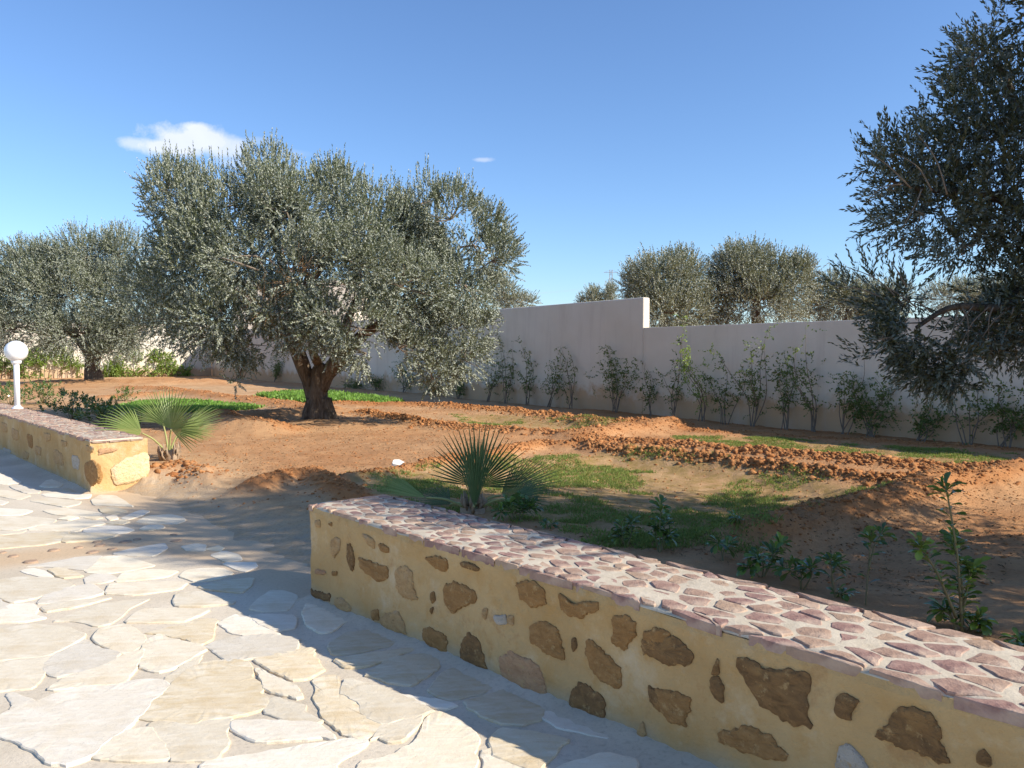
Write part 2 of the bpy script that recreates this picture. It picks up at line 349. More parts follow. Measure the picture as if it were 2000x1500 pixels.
tag(link('ground', me, SOIL), kind='structure')
def gz(x, y): return float(soil_z(np.array([x]), np.array([y]))[0])
# ------------------------------------------------------------------ paving
xs = np.arange(-16, 7, .07); yy = np.arange(-3, 16, .07); Xp, Yp = np.meshgrid(xs, yy, indexing='ij')
sp = (Xp - A0.x) * U.x + (Yp - A0.y) * U.y; tp = (Xp - A0.x) * NB.x + (Yp - A0.y) * NB.y
Zp = .022 * np.clip(-sp, 0, 6) + .008 * (fbm(Xp, Yp, 2.5, 4) - .5)
Zp = Zp + .035 * np.exp(-np.clip(-tp, 0, 9) / .06) * ((sp < .02) | (sp > 5.2))
Zp = np.where(tp > .3, Zp - .0, Zp)
idx = np.arange(Xp.size).reshape(Xp.shape)
F = np.stack([idx[:-1, :-1], idx[1:, :-1], idx[1:, 1:], idx[:-1, 1:]], -1).reshape(-1, 4)
ok = (tp.ravel()[F].max(1) < 0.9) & ((tp.ravel()[F].max(1) < .2) | ((sp.ravel()[F].min(1) > -.1) & (sp.ravel()[F].max(1) < 5.4)))
F = F[ok]; used = np.unique(F); mp = -np.ones(Xp.size, int); mp[used] = np.arange(len(used))
sl = [(PP(a, b).x, PP(a, b).y) for a, b in ((-200, 1105), (0, 1090), (120, 1078), (220, 1062), (330, 1050), (420, 1060))]
dS = dline(Xp, Yp, sl)
sandp = np.clip(1.15 * (1 - sstep(.10, .62, dS + .5 * (fbm(Xp, Yp, 1.6, 3, 2) - .5))) + .9 * sstep(-.5, .1, tp) * (sp > 0) * (sp < 5.3), 0, 1)
sandp = np.clip(sandp + .35 * (fbm(Xp, Yp, .8, 4, 1) - .5), 0, 1)
me = mesh_np('paving', np.stack([Xp.ravel(), Yp.ravel(), Zp.ravel()], -1)[used], mp[F], True, {'sand': sandp.ravel()[used]})
PAV = tag(link('paving', me, MORTAR), kind='structure')
def ragged(pts, step, amp, rnd):
    out = []; n = len(pts)
    for i in range(n):
        a = Vector(pts[i]); b = Vector(pts[(i + 1) % n]); d = b - a; L = d.length
        k = max(1, int(L / step)); nn = Vector((d.y, -d.x)).normalized() if L > 0 else Vector((0, 0)); w = 0
        for j in range(k):
            w = .72 * w + rnd.gauss(0, amp * .8); out.append(a + d * (j / k) + nn * w)
    return out
def smooth_poly(pts, it=1, q=.22):
    for _ in range(it):
        o = []; n = len(pts)
        for i in range(n):
            a = Vector(pts[i]); b = Vector(pts[(i + 1) % n]); o += [a.lerp(b, q), a.lerp(b, 1 - q)]
        pts = o
    return pts
def slab_data(pts, rnd, h, bev, rings=((.55, .0),), tilt=0):
    """rim below, bevelled edge, uneven top; pts 2-D around their centroid"""
    n = len(pts); c = sum(pts, Vector((0, 0))) / n; R_ = sum((p - c).length for p in pts) / n
    tx, ty = rnd.uniform(-tilt, tilt), rnd.uniform(-tilt, tilt); vs = []; fs = []
    lv = [(1.0, -.03, 0), (1.0, h * .55, 0), (max(.3, 1 - bev / R_), h, 0)] + [(k, h + a, 1) for k, a in rings]
    for k, z, u in lv:
        for p in pts:
            q = c + (p - c) * k; vs.append((q.x - c.x, q.y - c.y, z + (q.x - c.x) * tx + (q.y - c.y) * ty + (rnd.uniform(-1, 1) * .0012 if (z > 0 and not u) else 0)))
    for r in range(len(lv) - 1):
        for i in range(n):
            j = (i + 1) % n; fs.append((r * n + i, r * n + j, (r + 1) * n + j, (r + 1) * n + i))
    vs.append((0, 0, h + rings[-1][1])); e = (len(lv) - 1) * n
    for i in range(n): fs.append((e + i, e + (i + 1) % n, len(vs) - 1))
    return c, vs, fs
def area2(p): return sum(p[i][0] * p[(i + 1) % len(p)][1] - p[(i + 1) % len(p)][0] * p[i][1] for i in range(len(p))) / 2
FS = """-30,1240 0,1235 60,1224 125,1228 163,1244 120,1268 90,1282 0,1290 -30,1292
-30,1296 0,1293 92,1285 90,1305 66,1343 0,1349 -30,1350
161,1247 187,1268 228,1277 215,1297 160,1312 110,1321 95,1312 92,1300 120,1270
185,1248 200,1232 245,1224 272,1240 281,1250 268,1264 250,1274 225,1270 195,1258
276,1276 255,1313 235,1337 180,1340 120,1347 105,1345 135,1325 200,1305 245,1282
312,1243 345,1254 400,1270 370,1288 340,1305 310,1312 273,1302 285,1258
392,1285 370,1320 345,1332 325,1328 345,1310 368,1292
15,1360 30,1357 66,1370 25,1385
-60,1420 0,1405 30,1390 75,1374 110,1360 180,1345 270,1333 310,1335 320,1348 285,1375 275,1395 235,1430 205,1450 175,1475 135,1490 100,1488 60,1460 0,1432 -60,1426
400,1300 455,1294 485,1300 490,1325 488,1330 500,1335 508,1350 502,1357 520,1368 515,1382 470,1395 400,1405 385,1412 345,1408 285,1402 290,1385 330,1350 360,1320 385,1305
405,1265 445,1250 520,1243 575,1250 570,1270 565,1278 500,1285 450,1293 440,1285 415,1268
293,1238 400,1212 418,1213 413,1235 410,1250 385,1260 360,1248 310,1240
430,1220 460,1204 485,1207 525,1232 540,1238 490,1243 455,1237
505,1291 560,1278 612,1270 610,1285 618,1298 626,1310 595,1325 570,1326 545,1315 525,1305
502,1313 512,1312 548,1332 575,1343 585,1360 570,1363 525,1352 512,1330
530,1372 545,1369 593,1382 592,1393 608,1402 622,1406 610,1412 560,1408 527,1393
463,1414 510,1412 570,1415 612,1418 640,1445 610,1442 540,1449 500,1448 478,1437 465,1428
304,1418 330,1412 400,1414 445,1410 442,1422 435,1435 442,1450 430,1465 415,1480 345,1483 322,1460 300,1430
195,1480 215,1455 235,1438 290,1430 303,1445 315,1465 325,1480 290,1484 225,1484
405,1510 420,1486 480,1478 540,1468 600,1458 700,1444 703,1455 695,1465 650,1490 630,1525 500,1540 405,1535
615,1335 640,1326 660,1326 665,1336 663,1350 690,1368 698,1375 700,1388 725,1410 742,1418 720,1432 690,1436 665,1428 635,1405 630,1390 618,1375 622,1355
680,1333 720,1340 758,1352 785,1365 830,1385 838,1388 800,1400 750,1413 712,1400 708,1378 672,1358
735,1443 745,1425 790,1408 815,1403 813,1418 785,1445 765,1446 750,1440
700,1520 712,1488 760,1480 815,1450 825,1415 850,1395 890,1410 930,1445 920,1470 918,1500 915,1560 700,1560
600,1185 592,1200 600,1220 625,1235 645,1233 665,1220 693,1208 660,1190 625,1183
650,1260 680,1240 730,1235 765,1250 760,1262 700,1275 655,1278
660,1290 720,1280 800,1270 815,1270 770,1285 720,1303 690,1305
722,1320 765,1290 835,1282 850,1290 852,1307 805,1337 775,1335 745,1325
845,1350 855,1335 875,1315 905,1310 925,1325 955,1345 935,1355 890,1365 865,1362
915,1375 960,1363 990,1352 1020,1362 1055,1385 1048,1405 1020,1414 985,1413 950,1400 925,1387
1060,1405 1080,1395 1110,1403 1155,1422 1195,1440 1170,1441 1100,1425
965,1452 985,1430 1040,1435 1085,1445 1100,1450 1070,1480 1050,1505 975,1480
780,1360 835,1368 880,1378 860,1385 838,1380 800,1372
945,1475 965,1470 1040,1520 1060,1560 950,1560
1100,1500 1180,1475 1240,1490 1220,1540 1100,1540
-30,1190 0,1184 35,1184 60,1182 70,1193 65,1203 85,1208 40,1215 0,1216 -30,1217
113,1214 160,1196 200,1182 260,1174 285,1174 250,1190 235,1205 215,1218 190,1222 150,1213
253,1216 270,1200 290,1192 340,1192 400,1194 380,1205 350,1215 300,1216
90,1188 110,1180 180,1173 208,1171 170,1182 130,1190 97,1195
80,1178 95,1160 140,1150 175,1144 198,1160 170,1168 110,1178
-30,1140 0,1135 50,1130 110,1132 138,1144 125,1152 60,1170 25,1177 0,1168 -30,1165
-30,1178 0,1174 14,1182 14,1190 0,1194
45,1116 65,1112 90,1118 100,1126 85,1129 60,1122
98,1115 115,1111 145,1119 155,1126 120,1129 106,1122
60,1107 110,1098 150,1090 195,1088 180,1103 165,1114 130,1110 85,1107
172,1117 187,1103 202,1090 240,1088 270,1097 298,1106 250,1115 210,1120
170,1130 185,1124 210,1123 225,1132 200,1138 172,1140
232,1136 245,1120 290,1114 340,1117 320,1128 270,1133
210,1160 220,1143 280,1140 360,1140 345,1152 270,1163
345,1172 350,1163 390,1158 430,1170 453,1175 445,1180 400,1184 350,1185
225,1082 260,1073 315,1063 324,1072 300,1086 265,1086
358,1068 385,1064 400,1066 398,1076 370,1076
406,1074 425,1068 435,1071 430,1076
415,1085 440,1078 465,1085 470,1094 440,1097
440,1101 495,1100 502,1107 475,1117
355,1127 370,1115 430,1112 450,1122 420,1132 385,1136
393,1147 430,1138 490,1131 485,1145 470,1158 410,1152
490,1188 515,1165 530,1157 550,1156 578,1166 562,1190 520,1194
490,1205 520,1203 572,1205 572,1225 540,1232 510,1222
-30,1052 0,1049 60,1045 115,1040 130,1041 118,1058 80,1065 0,1072 -30,1072
134,1044 180,1043 230,1045 200,1055 125,1060
60,1035 90,1025 140,1019 190,1019 198,1025 165,1031 150,1038 110,1037
168,1035 200,1028 240,1030 258,1036 245,1041 215,1044 172,1040
-20,1044 20,1039 45,1038 35,1042 -10,1047
-30,1012 0,1010 60,1011 105,1016 100,1022 60,1030 30,1036 0,1035 -30,1033
-20,992 0,994 50,996 60,999 40,1006 0,1008 -20,1006
88,998 120,994 160,997 195,1003 185,1008 150,1009 105,1005
195,994 225,992 248,1000 222,1005 202,1003
118,1014 135,1010 150,1012 135,1016
167,1012 190,1008 198,1012 185,1015
208,1012 225,1008 230,1014 215,1017
210,1022 240,1017 252,1020 235,1025
240,1012 255,1005 275,998 290,1001 270,1010 250,1015
270,1020 290,1009 330,1006 355,1011 358,1018 340,1024 290,1022
277,1034 290,1028 310,1027 318,1032 295,1036
180,978 195,968 225,969 245,982 260,990 215,988 185,987
60,979 100,974 155,980 150,986 125,991 95,986
85,966 110,962 175,966 172,973 140,975 95,971
20,950 50,948 78,958 75,963 50,964 28,956
-20,960 0,958 30,962 58,968 35,976 0,970 -20,968
-20,980 0,978 14,981 5,986 -20,987
78,950 90,940 110,937 128,945 115,952 88,952
122,957 138,954 165,960 150,963
-30,926 0,927 20,932 42,943 10,946 -30,944"""
FSP = []
for ln in FS.split('\n'):
    pt = []
    for q in ln.split():
        a, b = q.split(','); p = PP(float(a), float(b)); pt.append((p.x, p.y))
    FSP.append(pt)
def place_flag(pt, i, fill=False):
    pts = [Vector(p) for p in pt]
    if area2(pts) < 0: pts.reverse()
    c = sum(pts, Vector((0, 0))) / len(pts); far = c.length
    if not fill: pts = [c + (p - c) * 1.0 for p in pts]
    Rm = sum((p - c).length for p in pts) / len(pts)
    if not fill: pts = [c + (p - c) * (1 + .031 / Rm) for p in pts]
    pts = smooth_poly(pts, 1, .13)
    pts = ragged(pts, .024 if far < 5 else .06, .0042, R)
    c, vs, fs = slab_data(pts, R, R.uniform(.004, .010), .007, ((.6, R.uniform(-.001, .002)),), .005)
    o = link('flagstone', mesh('flagstone', vs, fs), FLAG[R.choice((0, 0, 0, 1, 1, 2))], PAV); o.location = (c.x, c.y, pavz(c.x, c.y) + .002)
    s, t = st(c.x, c.y)
    if s < 0: o.rotation_euler = Vector((0, 0, 1)).rotation_difference(Vector((U.x * .022, U.y * .022, 1))).to_euler()
for i, pt in enumerate(FSP): place_flag(pt, i)
# fill the terrace that the frame does not show in detail with more of the same crazy paving
def clip_half(poly, px, py, nx, ny):
    out = []; n = len(poly)
    for i in range(n):
        a = poly[i]; b = poly[(i + 1) % n]; da = (a[0] - px) * nx + (a[1] - py) * ny; db = (b[0] - px) * nx + (b[1] - py) * ny
        if da <= 0: out.append(a)
        if (da < 0 < db) or (db < 0 < da): k = da / (da - db); out.append((a[0] + (b[0] - a[0]) * k, a[1] + (b[1] - a[1]) * k))
    return out
def voronoi(seeds, joint, box):
    res = []; S = np.array(seeds)
    for i, (x, y) in enumerate(seeds):
        poly = [(x - box, y - box), (x + box, y - box), (x + box, y + box), (x - box, y + box)]
        d = np.hypot(S[:, 0] - x, S[:, 1] - y)
        for j in np.argsort(d)[1:22]:
            dx, dy = S[j, 0] - x, S[j, 1] - y; L = d[j]
            if L > box * 3: break
            poly = clip_half(poly, (x + S[j, 0]) / 2 - dx / L * joint / 2, (y + S[j, 1]) / 2 - dy / L * joint / 2, dx / L, dy / L)
            if len(poly) < 3: break
        if len(poly) >= 3: res.append(poly)
    return res
seeds = []
def poisson(n, x0, x1, y0, y1, dfun, test, rnd):
    pts = []
    for _ in range(n):
        x, y = rnd.uniform(x0, x1), rnd.uniform(y0, y1)
        if not test(x, y): continue
        dm = dfun(x, y)
        if all((x - a) ** 2 + (y - b) ** 2 > dm * dm for a, b in pts): pts.append((x, y))
    return pts
def paved(x, y): s, t = st(x, y); return t < -.12
seeds = poisson(5000, -10, 4, -1.5, 13, lambda x, y: .42, paved, R)
cells = voronoi(seeds, .06, .6); cells.sort(key=lambda c: (c[0][0] + 1.5) ** 2 * .6 + (c[0][1] - 3.5) ** 2)
ax = np.array([p for q in FSP for p in q]); sandl = sl; nf = 0
for c in cells:
    cx, cy = np.mean([p[0] for p in c]), np.mean([p[1] for p in c])
    if max(st(*p)[1] for p in c) > -.06: continue
    s, t = st(cx, cy); vis = cy > 3.05 and abs(cx / cy) < .66 
    P_ = np.array(c)
    if vis and cy < 9.4: continue
    if any(inpoly(np.array([p[0] for p in q] + [np.mean([a[0] for a in q])]), np.array([p[1] for p in q] + [np.mean([a[1] for a in q])]), c).any() for q in FSP): continue
    if any(inpoly(P_[:, 0], P_[:, 1], q).any() for q in FSP): continue
    if nf > 195: break
    place_flag(c, nf, True); nf += 1
for (a, b, w) in ((153, 1070, 9), (195, 1066, 11), (245, 1059, 13), (105, 1075, 12), (60, 1098, 14), (26, 1087, 10), (180, 1079, 12), (5, 1080, 8), (220, 1073, 9), (190, 1059, 9), (345, 1057, 12), (268, 1054, 9), (340, 1045, 8)):
    c = PP(a, b); r = w / FPX * c.y; pts = [Vector((c.x + r * R.uniform(.75, 1.1) * math.cos(k), c.y + r * R.uniform(.75, 1.1) * math.sin(k))) for k in np.linspace(0, 6.28, 10)[:-1]]
    c2, vs, fs = slab_data(pts, R, .008, .012); o = link('pebble', mesh('pebble', vs, fs, True), BROWNST, PAV); o.location = (c2.x, c2.y, .002)
# ------------------------------------------------------------------ garden walls of rubble and plaster
WH = .605; WT = .56
def woff(s, z):
    k = sstep(WH - .14, WH - .03, np.array(z)); return _woff(s, z) * (1 - k) + .004 * k
def _woff(s, z): return .042 * (fbm(np.array(s) + 40, np.array(z) + 9, 2.4, 3) - .5) + .020 * (fbm(np.array(s), np.array(z), 9, 3, 2) - .5)
def wall_body(name, s0, s1, parent, ns, t1=WT):
    """closed body: front face with undulating plaster, ends, back; top lies just under the coping"""
    nz_ = 26; vs = []; fs = []; S = np.linspace(s0, s1, ns)
    foot = []
    topw = .022 * (fbm(S, S * 0 + 3, 1.7, 3) - .5)
    for i, s in enumerate(S):
        for j in range(nz_):
            z = -.12 + (WH + .12 + topw[i] - .006) * j / (nz_ - 1); e = 0
            t = -float(woff(s, z)) - e + (.006 if j == nz_ - 1 else 0)
            se = s
            if i == 0: se = s + .018 * (vnoise(z * 9, 3) - .5) + (.01 if j == nz_ - 1 else 0)
            if i == ns - 1: se = s + .018 * (vnoise(z * 9, 7) - .5)
            vs.append(W3(se, t, z)); foot.append(max(0, min(1, (1 - (z - .0 - .022 * max(0, -s)) / .09) * .8 + .5 * (vnoise(s * 9, 1) - .6))))
    for i in range(ns - 1):
        for j in range(nz_ - 1): a = i * nz_ + j; fs.append((a, a + nz_, a + nz_ + 1, a + 1))
    nb = len(vs)
    for i, s in enumerate(S):
        vs += [W3(s, t1, -.12), W3(s, t1, WH - .012)]; foot += [0, 0]
    for i in range(ns - 1):
        a = nb + 2 * i; fs.append((a, a + 1, a + 3, a + 2)); fs.append((i * nz_ + nz_ - 1, (i + 1) * nz_ + nz_ - 1, a + 3, a + 1))
    for i in (0, ns - 1):
        loop = [i * nz_ + j for j in range(nz_)] + [nb + 2 * i + 1, nb + 2 * i]; fs.append(tuple(loop if i == 0 else loop[::-1]))
    me = mesh(name, vs, fs, False); at = me.attributes.new('foot', 'FLOAT', 'POINT'); at.data.foreach_set('value', foot)
    return link(name, me, PLASTER, parent)
def patch(pix, conv, mat, parent, end=None, lab=None, proud=.012):
    rnd = R; pl = []
    for x, y in pix:
        px, py = conv(x, y)
        if end is None:
            h = plane_hit(px, py, A0, NB); s, t = st(h.x, h.y); pl.append(Vector((s, h.z)))
        else:
            h = plane_hit(px, py, W3(end, 0, 0), U); s, t = st(h.x, h.y); pl.append(Vector((t, h.z)))
    if area2(pl) < 0: pl.reverse()
    pl = smooth_poly(pl, 1, .14); c0 = sum(pl, Vector((0, 0))) / len(pl); R_ = sum((p - c0).length for p in pl) / len(pl)
    pl = ragged(pl, max(.007, R_ * .09), min(.0045, .045 * R_), rnd); n = len(pl); vs = []; fs = []
    lv = [(1.0, -.012), (.97, proud * .5), (.86, proud), (.5, proud * 1.3)]
    sm = [sum((pl[(i + j) % n] for j in range(-4, 5)), Vector((0, 0))) / 9 for i in range(n)]
    for k, o_ in lv:
        for i, p in enumerate(pl):
            if k < .9: p = p.lerp(sm[i], .8) if k > .6 else sm[i]
            q = c0 + (p - c0) * k; d = o_ + (rnd.uniform(-.001, .0015) if k < .95 else 0)
            if end is None: vs.append(W3(q.x, -float(woff(q.x, q.y)) - d, q.y))
            else: vs.append(W3(end - d, q.x, q.y))
    vs.append(W3(c0.x, -float(woff(c0.x, c0.y)) - proud * 1.4, c0.y) if end is None else W3(end - proud * 1.4, c0.x, c0.y))
    for r in range(3):
        for i in range(n): j = (i + 1) % n; fs.append((r * n + i, r * n + j, (r + 1) * n + j, (r + 1) * n + i))
    for i in range(n): fs.append((3 * n + i, 3 * n + (i + 1) % n, 4 * n))
    if end is None: fs = [f[::-1] for f in fs]
    me = mesh('rubble_stone', vs, fs); me.validate(); me.update()
    import bmesh
    bm = bmesh.new(); bm.from_mesh(me); bmesh.ops.recalc_face_normals(bm, faces=bm.faces[:]); bm.to_mesh(me); bm.free()
    o = link('rubble_stone', me, mat, parent)
    if lab: o['label'] = lab
    return o
def coping(parent, s0, s1, sp, rnd, seedn):
    # pale mortar bed on top and red flat stones set in it
    n = int((s1 - s0) / .05); vs = []; fs = []; S = np.linspace(s0, s1, n); T = np.linspace(.004, WT + .006, 13)
    for i, s in enumerate(S):
        for j, t in enumerate(T):
            ed = .012 * (j == 0 or j == len(T) - 1)
            vs.append(W3(s, t + (.008 * (vnoise(s * 6, 5) - .5) if j == 0 else 0), WH + .009 + .008 * (vnoise(s * 8, t * 8) - .5) - ed + .022 * (vnoise(s * 1.7, 3.) - .5) * 0))
    m_ = len(T)
    for i in range(n - 1):
        for j in range(m_ - 1): a = i * m_ + j; fs.append((a, a + m_, a + m_ + 1, a + 1))
    base = len(vs)   # skirt
    ring = [i * m_ for i in range(n)] + [(n - 1) * m_ + j for j in range(1, m_)] + [i * m_ + m_ - 1 for i in range(n - 2, -1, -1)] + [j for j in range(m_ - 2, 0, -1)]
    for k in ring: v = vs[k]; vs.append(Vector((v.x, v.y, WH - .009)))
    for k in range(len(ring)): k2 = (k + 1) % len(ring); fs.append((ring[k], base + k, base + k2, ring[k2]))
    me = mesh('coping_mortar', vs, fs, True)
    import bmesh
    bm = bmesh.new(); bm.from_mesh(me); bmesh.ops.recalc_face_normals(bm, faces=bm.faces[:]); bm.to_mesh(me); bm.free()
    link('coping_mortar', me, CMORT, parent)
    an = 1.45
    pts = poisson(seedn, s0 / an, s1 / an, -.02, WT + .02, lambda x, y: sp(x * an) * rnd.uniform(.55, 1.25) * (.72 if y < .05 or y > WT - .05 else 1), lambda x, y: True, rnd)
    for c in voronoi(pts, .012, .3):
        ov = .004 - .010 * rnd.random(); c = [(min(max(a * an, s0 + .005), s1 - .005), min(max(b, ov), WT + .016)) for a, b in c]
        pl = [Vector(p) for p in c]
        if area2(pl) < .0012: continue
        pl = smooth_poly(pl, 1, .11); c0 = sum(pl, Vector((0, 0))) / len(pl)
        sh = rnd.uniform(.89, 1.0) if min(p[1] for p in c) > -.005 else .96
        pl = [c0 + (p - c0) * sh for p in pl]; pl = ragged(pl, .026, .0026, rnd)
        c1, v2, f2 = slab_data(pl, rnd, rnd.uniform(.005, .010), .005, ((.6, rnd.uniform(-.001, .003)),), .035)
        v3 = [(U.x * a + NB.x * b, U.y * a + NB.y * b, z + .004) for a, b, z in v2]
        f2 = [f[::-1] for f in f2]
        o = link('coping_stone', mesh('coping_stone', v3, f2), COPE, parent); o.location = W3(c1.x, c1.y, WH)
wn_ = thing('garden_wall', 'long low ochre plastered rubble wall with red stone coping running to the lower right', 'wall', (0, 0, 0))
wall_body('plaster_body', .0, -8.5, wn_, 340)
c2 = lambda x, y: (580 + .38 * x, 930 + .38 * y)
c3 = lambda x, y: (1250 + .38 * x, 930 + .38 * y)
c4 = lambda x, y: (.35 * x, 600 + .35 * y)
PA = [(2, '180,330 205,310 232,320 225,380 200,425 180,390'), (1, '262,350 280,340 300,400 303,480 285,490 262,430'),
 (0, '315,415 350,425 410,450 465,465 468,535 410,540 360,500 330,470'), (2, '335,290 365,300 400,330 395,380 365,350'), (0, '412,350 440,345 470,370 468,395 430,390'),
 (2, '500,480 540,458 590,480 600,560 625,640 560,630 510,590'), (0, '655,420 700,405 775,420 778,480 740,495 690,460'), (1, '840,442 900,445 942,468 935,490 890,480 845,462'),
 (0, '750,560 850,550 905,590 925,630 880,670 800,710 760,660'), (1, '682,600 705,590 712,640 690,660'), (1, '680,680 700,670 695,715'),
 (0, '1120,550 1200,530 1280,580 1280,665 1215,680 1150,630'), (0, '1345,610 1375,610 1410,650 1480,640 1560,640 1555,690 1500,705 1465,740 1390,715 1350,670'),
 (0, '1190,760 1270,740 1340,780 1365,880 1375,955 1300,920 1210,850'), (0, '1615,720 1700,710 1755,750 1745,820 1705,860 1690,905 1610,860 1630,800'),
 (0, '1480,840 1520,840 1570,900 1660,990 1660,1105 1590,1070 1510,1010 1470,900'), (1, '1408,1100 1450,1055 1500,1080 1580,1130 1585,1200 1570,1280 1500,1245 1400,1200'),
 (1, '845,850 880,795 930,830 970,930 985,1000 920,985 840,970'), (4, '1040,930 1100,890 1200,930 1260,980 1280,1080 1290,1140 1200,1110 1060,1040'),
 (0, '645,780 680,770 740,800 775,840 770,910 700,890 650,850'), (2, '430,720 520,690 560,760 575,820 500,800 440,770'), (1, '70,575 120,590 180,600 175,640 75,630'),
 (2, '200,625 240,620 290,680 270,700 205,665'), (0, '185,490 218,485 215,512 190,510'), (1, '1405,835 1430,830 1435,880 1412,910'), (0, '1775,800 1842,770 1920,800 1930,880 1850,935 1775,890'),
 (2, '95,225 125,225 125,265 100,260'), (0, '165,240 185,235 185,260'), (1, '1800,1070 1842,1090 1900,1120 1890,1210 1805,1160'), (2, '1750,1290 1780,1255 1800,1310 1795,1370 1745,1350'),
 (2, '955,680 985,680 975,740 955,720'), (3, '1010,715 1080,710 1090,760 1040,765'), (2, '1090,710 1120,720 1115,770 1085,750'), (4, '90,480 140,480 150,500 90,505'), (0, '385,690 425,680 430,740 395,740')]
PB = [(1, '-5,870 30,800 90,790 200,830 280,910 270,970 170,980 80,940 5,910'), (1, '400,930 412,950 410,1020 365,1020'), (1, '365,1030 400,1020 440,1080 435,1175 380,1130 360,1090'),
 (1, '490,930 560,930 640,985 870,1000 885,1090 880,1190 910,1290 760,1280 620,1170 550,1080'), (0, '40,1110 100,1080 200,1110 272,1140 265,1210 245,1290 160,1270 120,1210 45,1170'),
 (0, '400,1310 500,1290 560,1270 680,1330 770,1420 760,1460 600,1430 410,1370'), (1, '1010,1130 1060,1105 1145,1150 1100,1210 1095,1255 1010,1220'),
 (1, '1200,1330 1250,1290 1310,1190 1430,1180 1500,1220 1555,1300 1540,1370 1605,1470 1530,1480 1400,1410 1250,1360'), (1, '1735,1420 1770,1400 1800,1440 1805,1500 1730,1480'),
 (3, '1020,1390 1080,1370 1150,1440 1200,1540 1010,1540')]
ps = lambda q: [tuple(map(float, k.split(','))) for k in q.split()]
def patch_at(s, z, w, h, mat, parent):
    pl = [(s + w * R.uniform(.8, 1.1) * math.cos(a), z + h * R.uniform(.8, 1.1) * math.sin(a)) for a in np.linspace(0, 6.283, 8)[:-1]]
    def conv(x, y):
        w3 = W3(x, 0, y); d = w3 - Vector((0, 0, CAMZ)); d.rotate(Matrix.Rotation(PITCH, 3, 'X')); return 1000 + FPX * d.x / d.y, 750 - FPX * d.z / d.y
    return patch(pl, conv, mat, parent)
for k, q in PA: patch(ps(q), c2, RUB[k], wn_)
for k, q in PB: patch(ps(q), c3, RUB[k], wn_)
for (s, z) in ((-4.35, .2), (-4.55, .4), (-4.75, .22)): patch_at(s, z, .08, .07, RUB[R.choice((0, 1))], wn_)
coping(wn_, .02, -8.5 * 1 + 1.5, lambda s: .088, R, 0) if False else None
def coping_rev(parent, sa, sb, sp, seedn): coping(parent, min(sa, sb), max(sa, sb), sp, R, seedn)
coping_rev(wn_, -6.3, .02, lambda s: .078 + .011 * max(0, -s), 5200)
w2 = thing('garden_wall', 'low ochre rubble wall with red coping carrying the globe lamp', 'wall', (0, 0, 0))
E = P(189, 964); ES = st(E.x, E.y)[0]
wall_body('plaster_body', ES, ES + 12, w2, 260, .62)
L4 = [(2, '245,700 285,705 285,745 250,750'), (2, '65,670 105,690 100,745 70,735'), (0, '150,705 180,715 178,790 155,780'), (2, '300,790 345,820 350,890 305,870'),
      (3, '400,820 440,840 438,910 405,900'), (0, '475,870 510,850 540,890 545,960 510,1005 480,950'), (2, '200,770 230,790 225,830 200,815'), (2, '10,640 40,650 38,700 12,690'), (3, '20,780 60,800 50,830 15,815'),
      (2, '130,800 160,815 150,850 125,840'), (2, '340,740 375,750 370,780 345,775'), (2, '480,770 520,780 515,810 485,805')]
for k, q in L4: patch(ps(q), c4, RUB[k], w2)
patch(ps('615,895 690,845 800,805 828,810 835,880 832,925 800,958 720,985 640,998 620,950'), c4, RUB[5], w2, ES, 'large pale sandstone slab in the wall end', .03)
patch(ps('545,795 600,785 660,790 650,800 590,815 548,830'), c4, RUB[4], w2, ES)
patch(ps('543,865 562,880 575,950 560,985 546,985'), c4, RUB[0], w2, ES)
coping_rev(w2, ES - .015, ES + 8.5, lambda s: .10, 4200)
# ------------------------------------------------------------------ white boundary walls
BW = P(1255, 808, GZ); BU = Vector((-(1000 + 87), FPX, 0)).normalized(); BN = Vector((BU.y, -BU.x, 0))   # BN points away from camera side
def Bpt(a, t, z): return Vector((BW.x + BU.x * a + BN.x * t, BW.y + BU.y * a + BN.y * t, z))
def zz(px, py, p0, n): return plane_hit(px, py, p0, n).z
hl = zz(1255, 640, BW, BN); hh = zz(1250, 581, BW, BN)
def box_pts(f, a0, a1, t0, t1, z0, z1):
    vs = [f(a, t, z) for z in (z0, z1) for a, t in ((a0, t0), (a1, t0), (a1, t1), (a0, t1))]
    return vs, [(0, 3, 2, 1), (4, 5, 6, 7), (0, 1, 5, 4), (1, 2, 6, 5), (2, 3, 7, 6), (3, 0, 4, 7)]
def bbox(name, f, a, b, c, d, e, g, mat, parent, bev=.012):
    import bmesh
    vs, fs = box_pts(f, a, b, c, d, e, g); me = mesh(name, vs, fs); bm = bmesh.new(); bm.from_mesh(me)
    bmesh.ops.recalc_face_normals(bm, faces=bm.faces[:])
    if bev: bmesh.ops.bevel(bm, geom=bm.edges[:], offset=bev, segments=2, affect='EDGES', profile=.5)
    bm.to_mesh(me); bm.free(); return link(name, me, mat, parent)
bw = thing('boundary_wall', 'long white rendered boundary wall in shade, stepping up near its middle', 'wall', (0, 0, 0))
LEND = 39.2
bbox('low_panel', Bpt, -19, -.002, 0, .22, -.3, hl, RENDER, bw)
bbox('high_panel', Bpt, .0, LEND, -.002, .222, -.3, hh, RENDER, bw, .03)
CP = Bpt(LEND, 0, 0)
def Lpt(a, t, z): return Vector((CP.x - BN.x * a - BU.x * t, CP.y - BN.y * a - BU.y * t, z))
lw = thing('boundary_wall', 'sunlit white wall at the far left end of the garden behind the creepers', 'wall', (0, 0, 0))
hL = 3.4
bbox('wall_panel', Lpt, .004, 40, -.22, .0, -.3, hL, RENDER, lw)
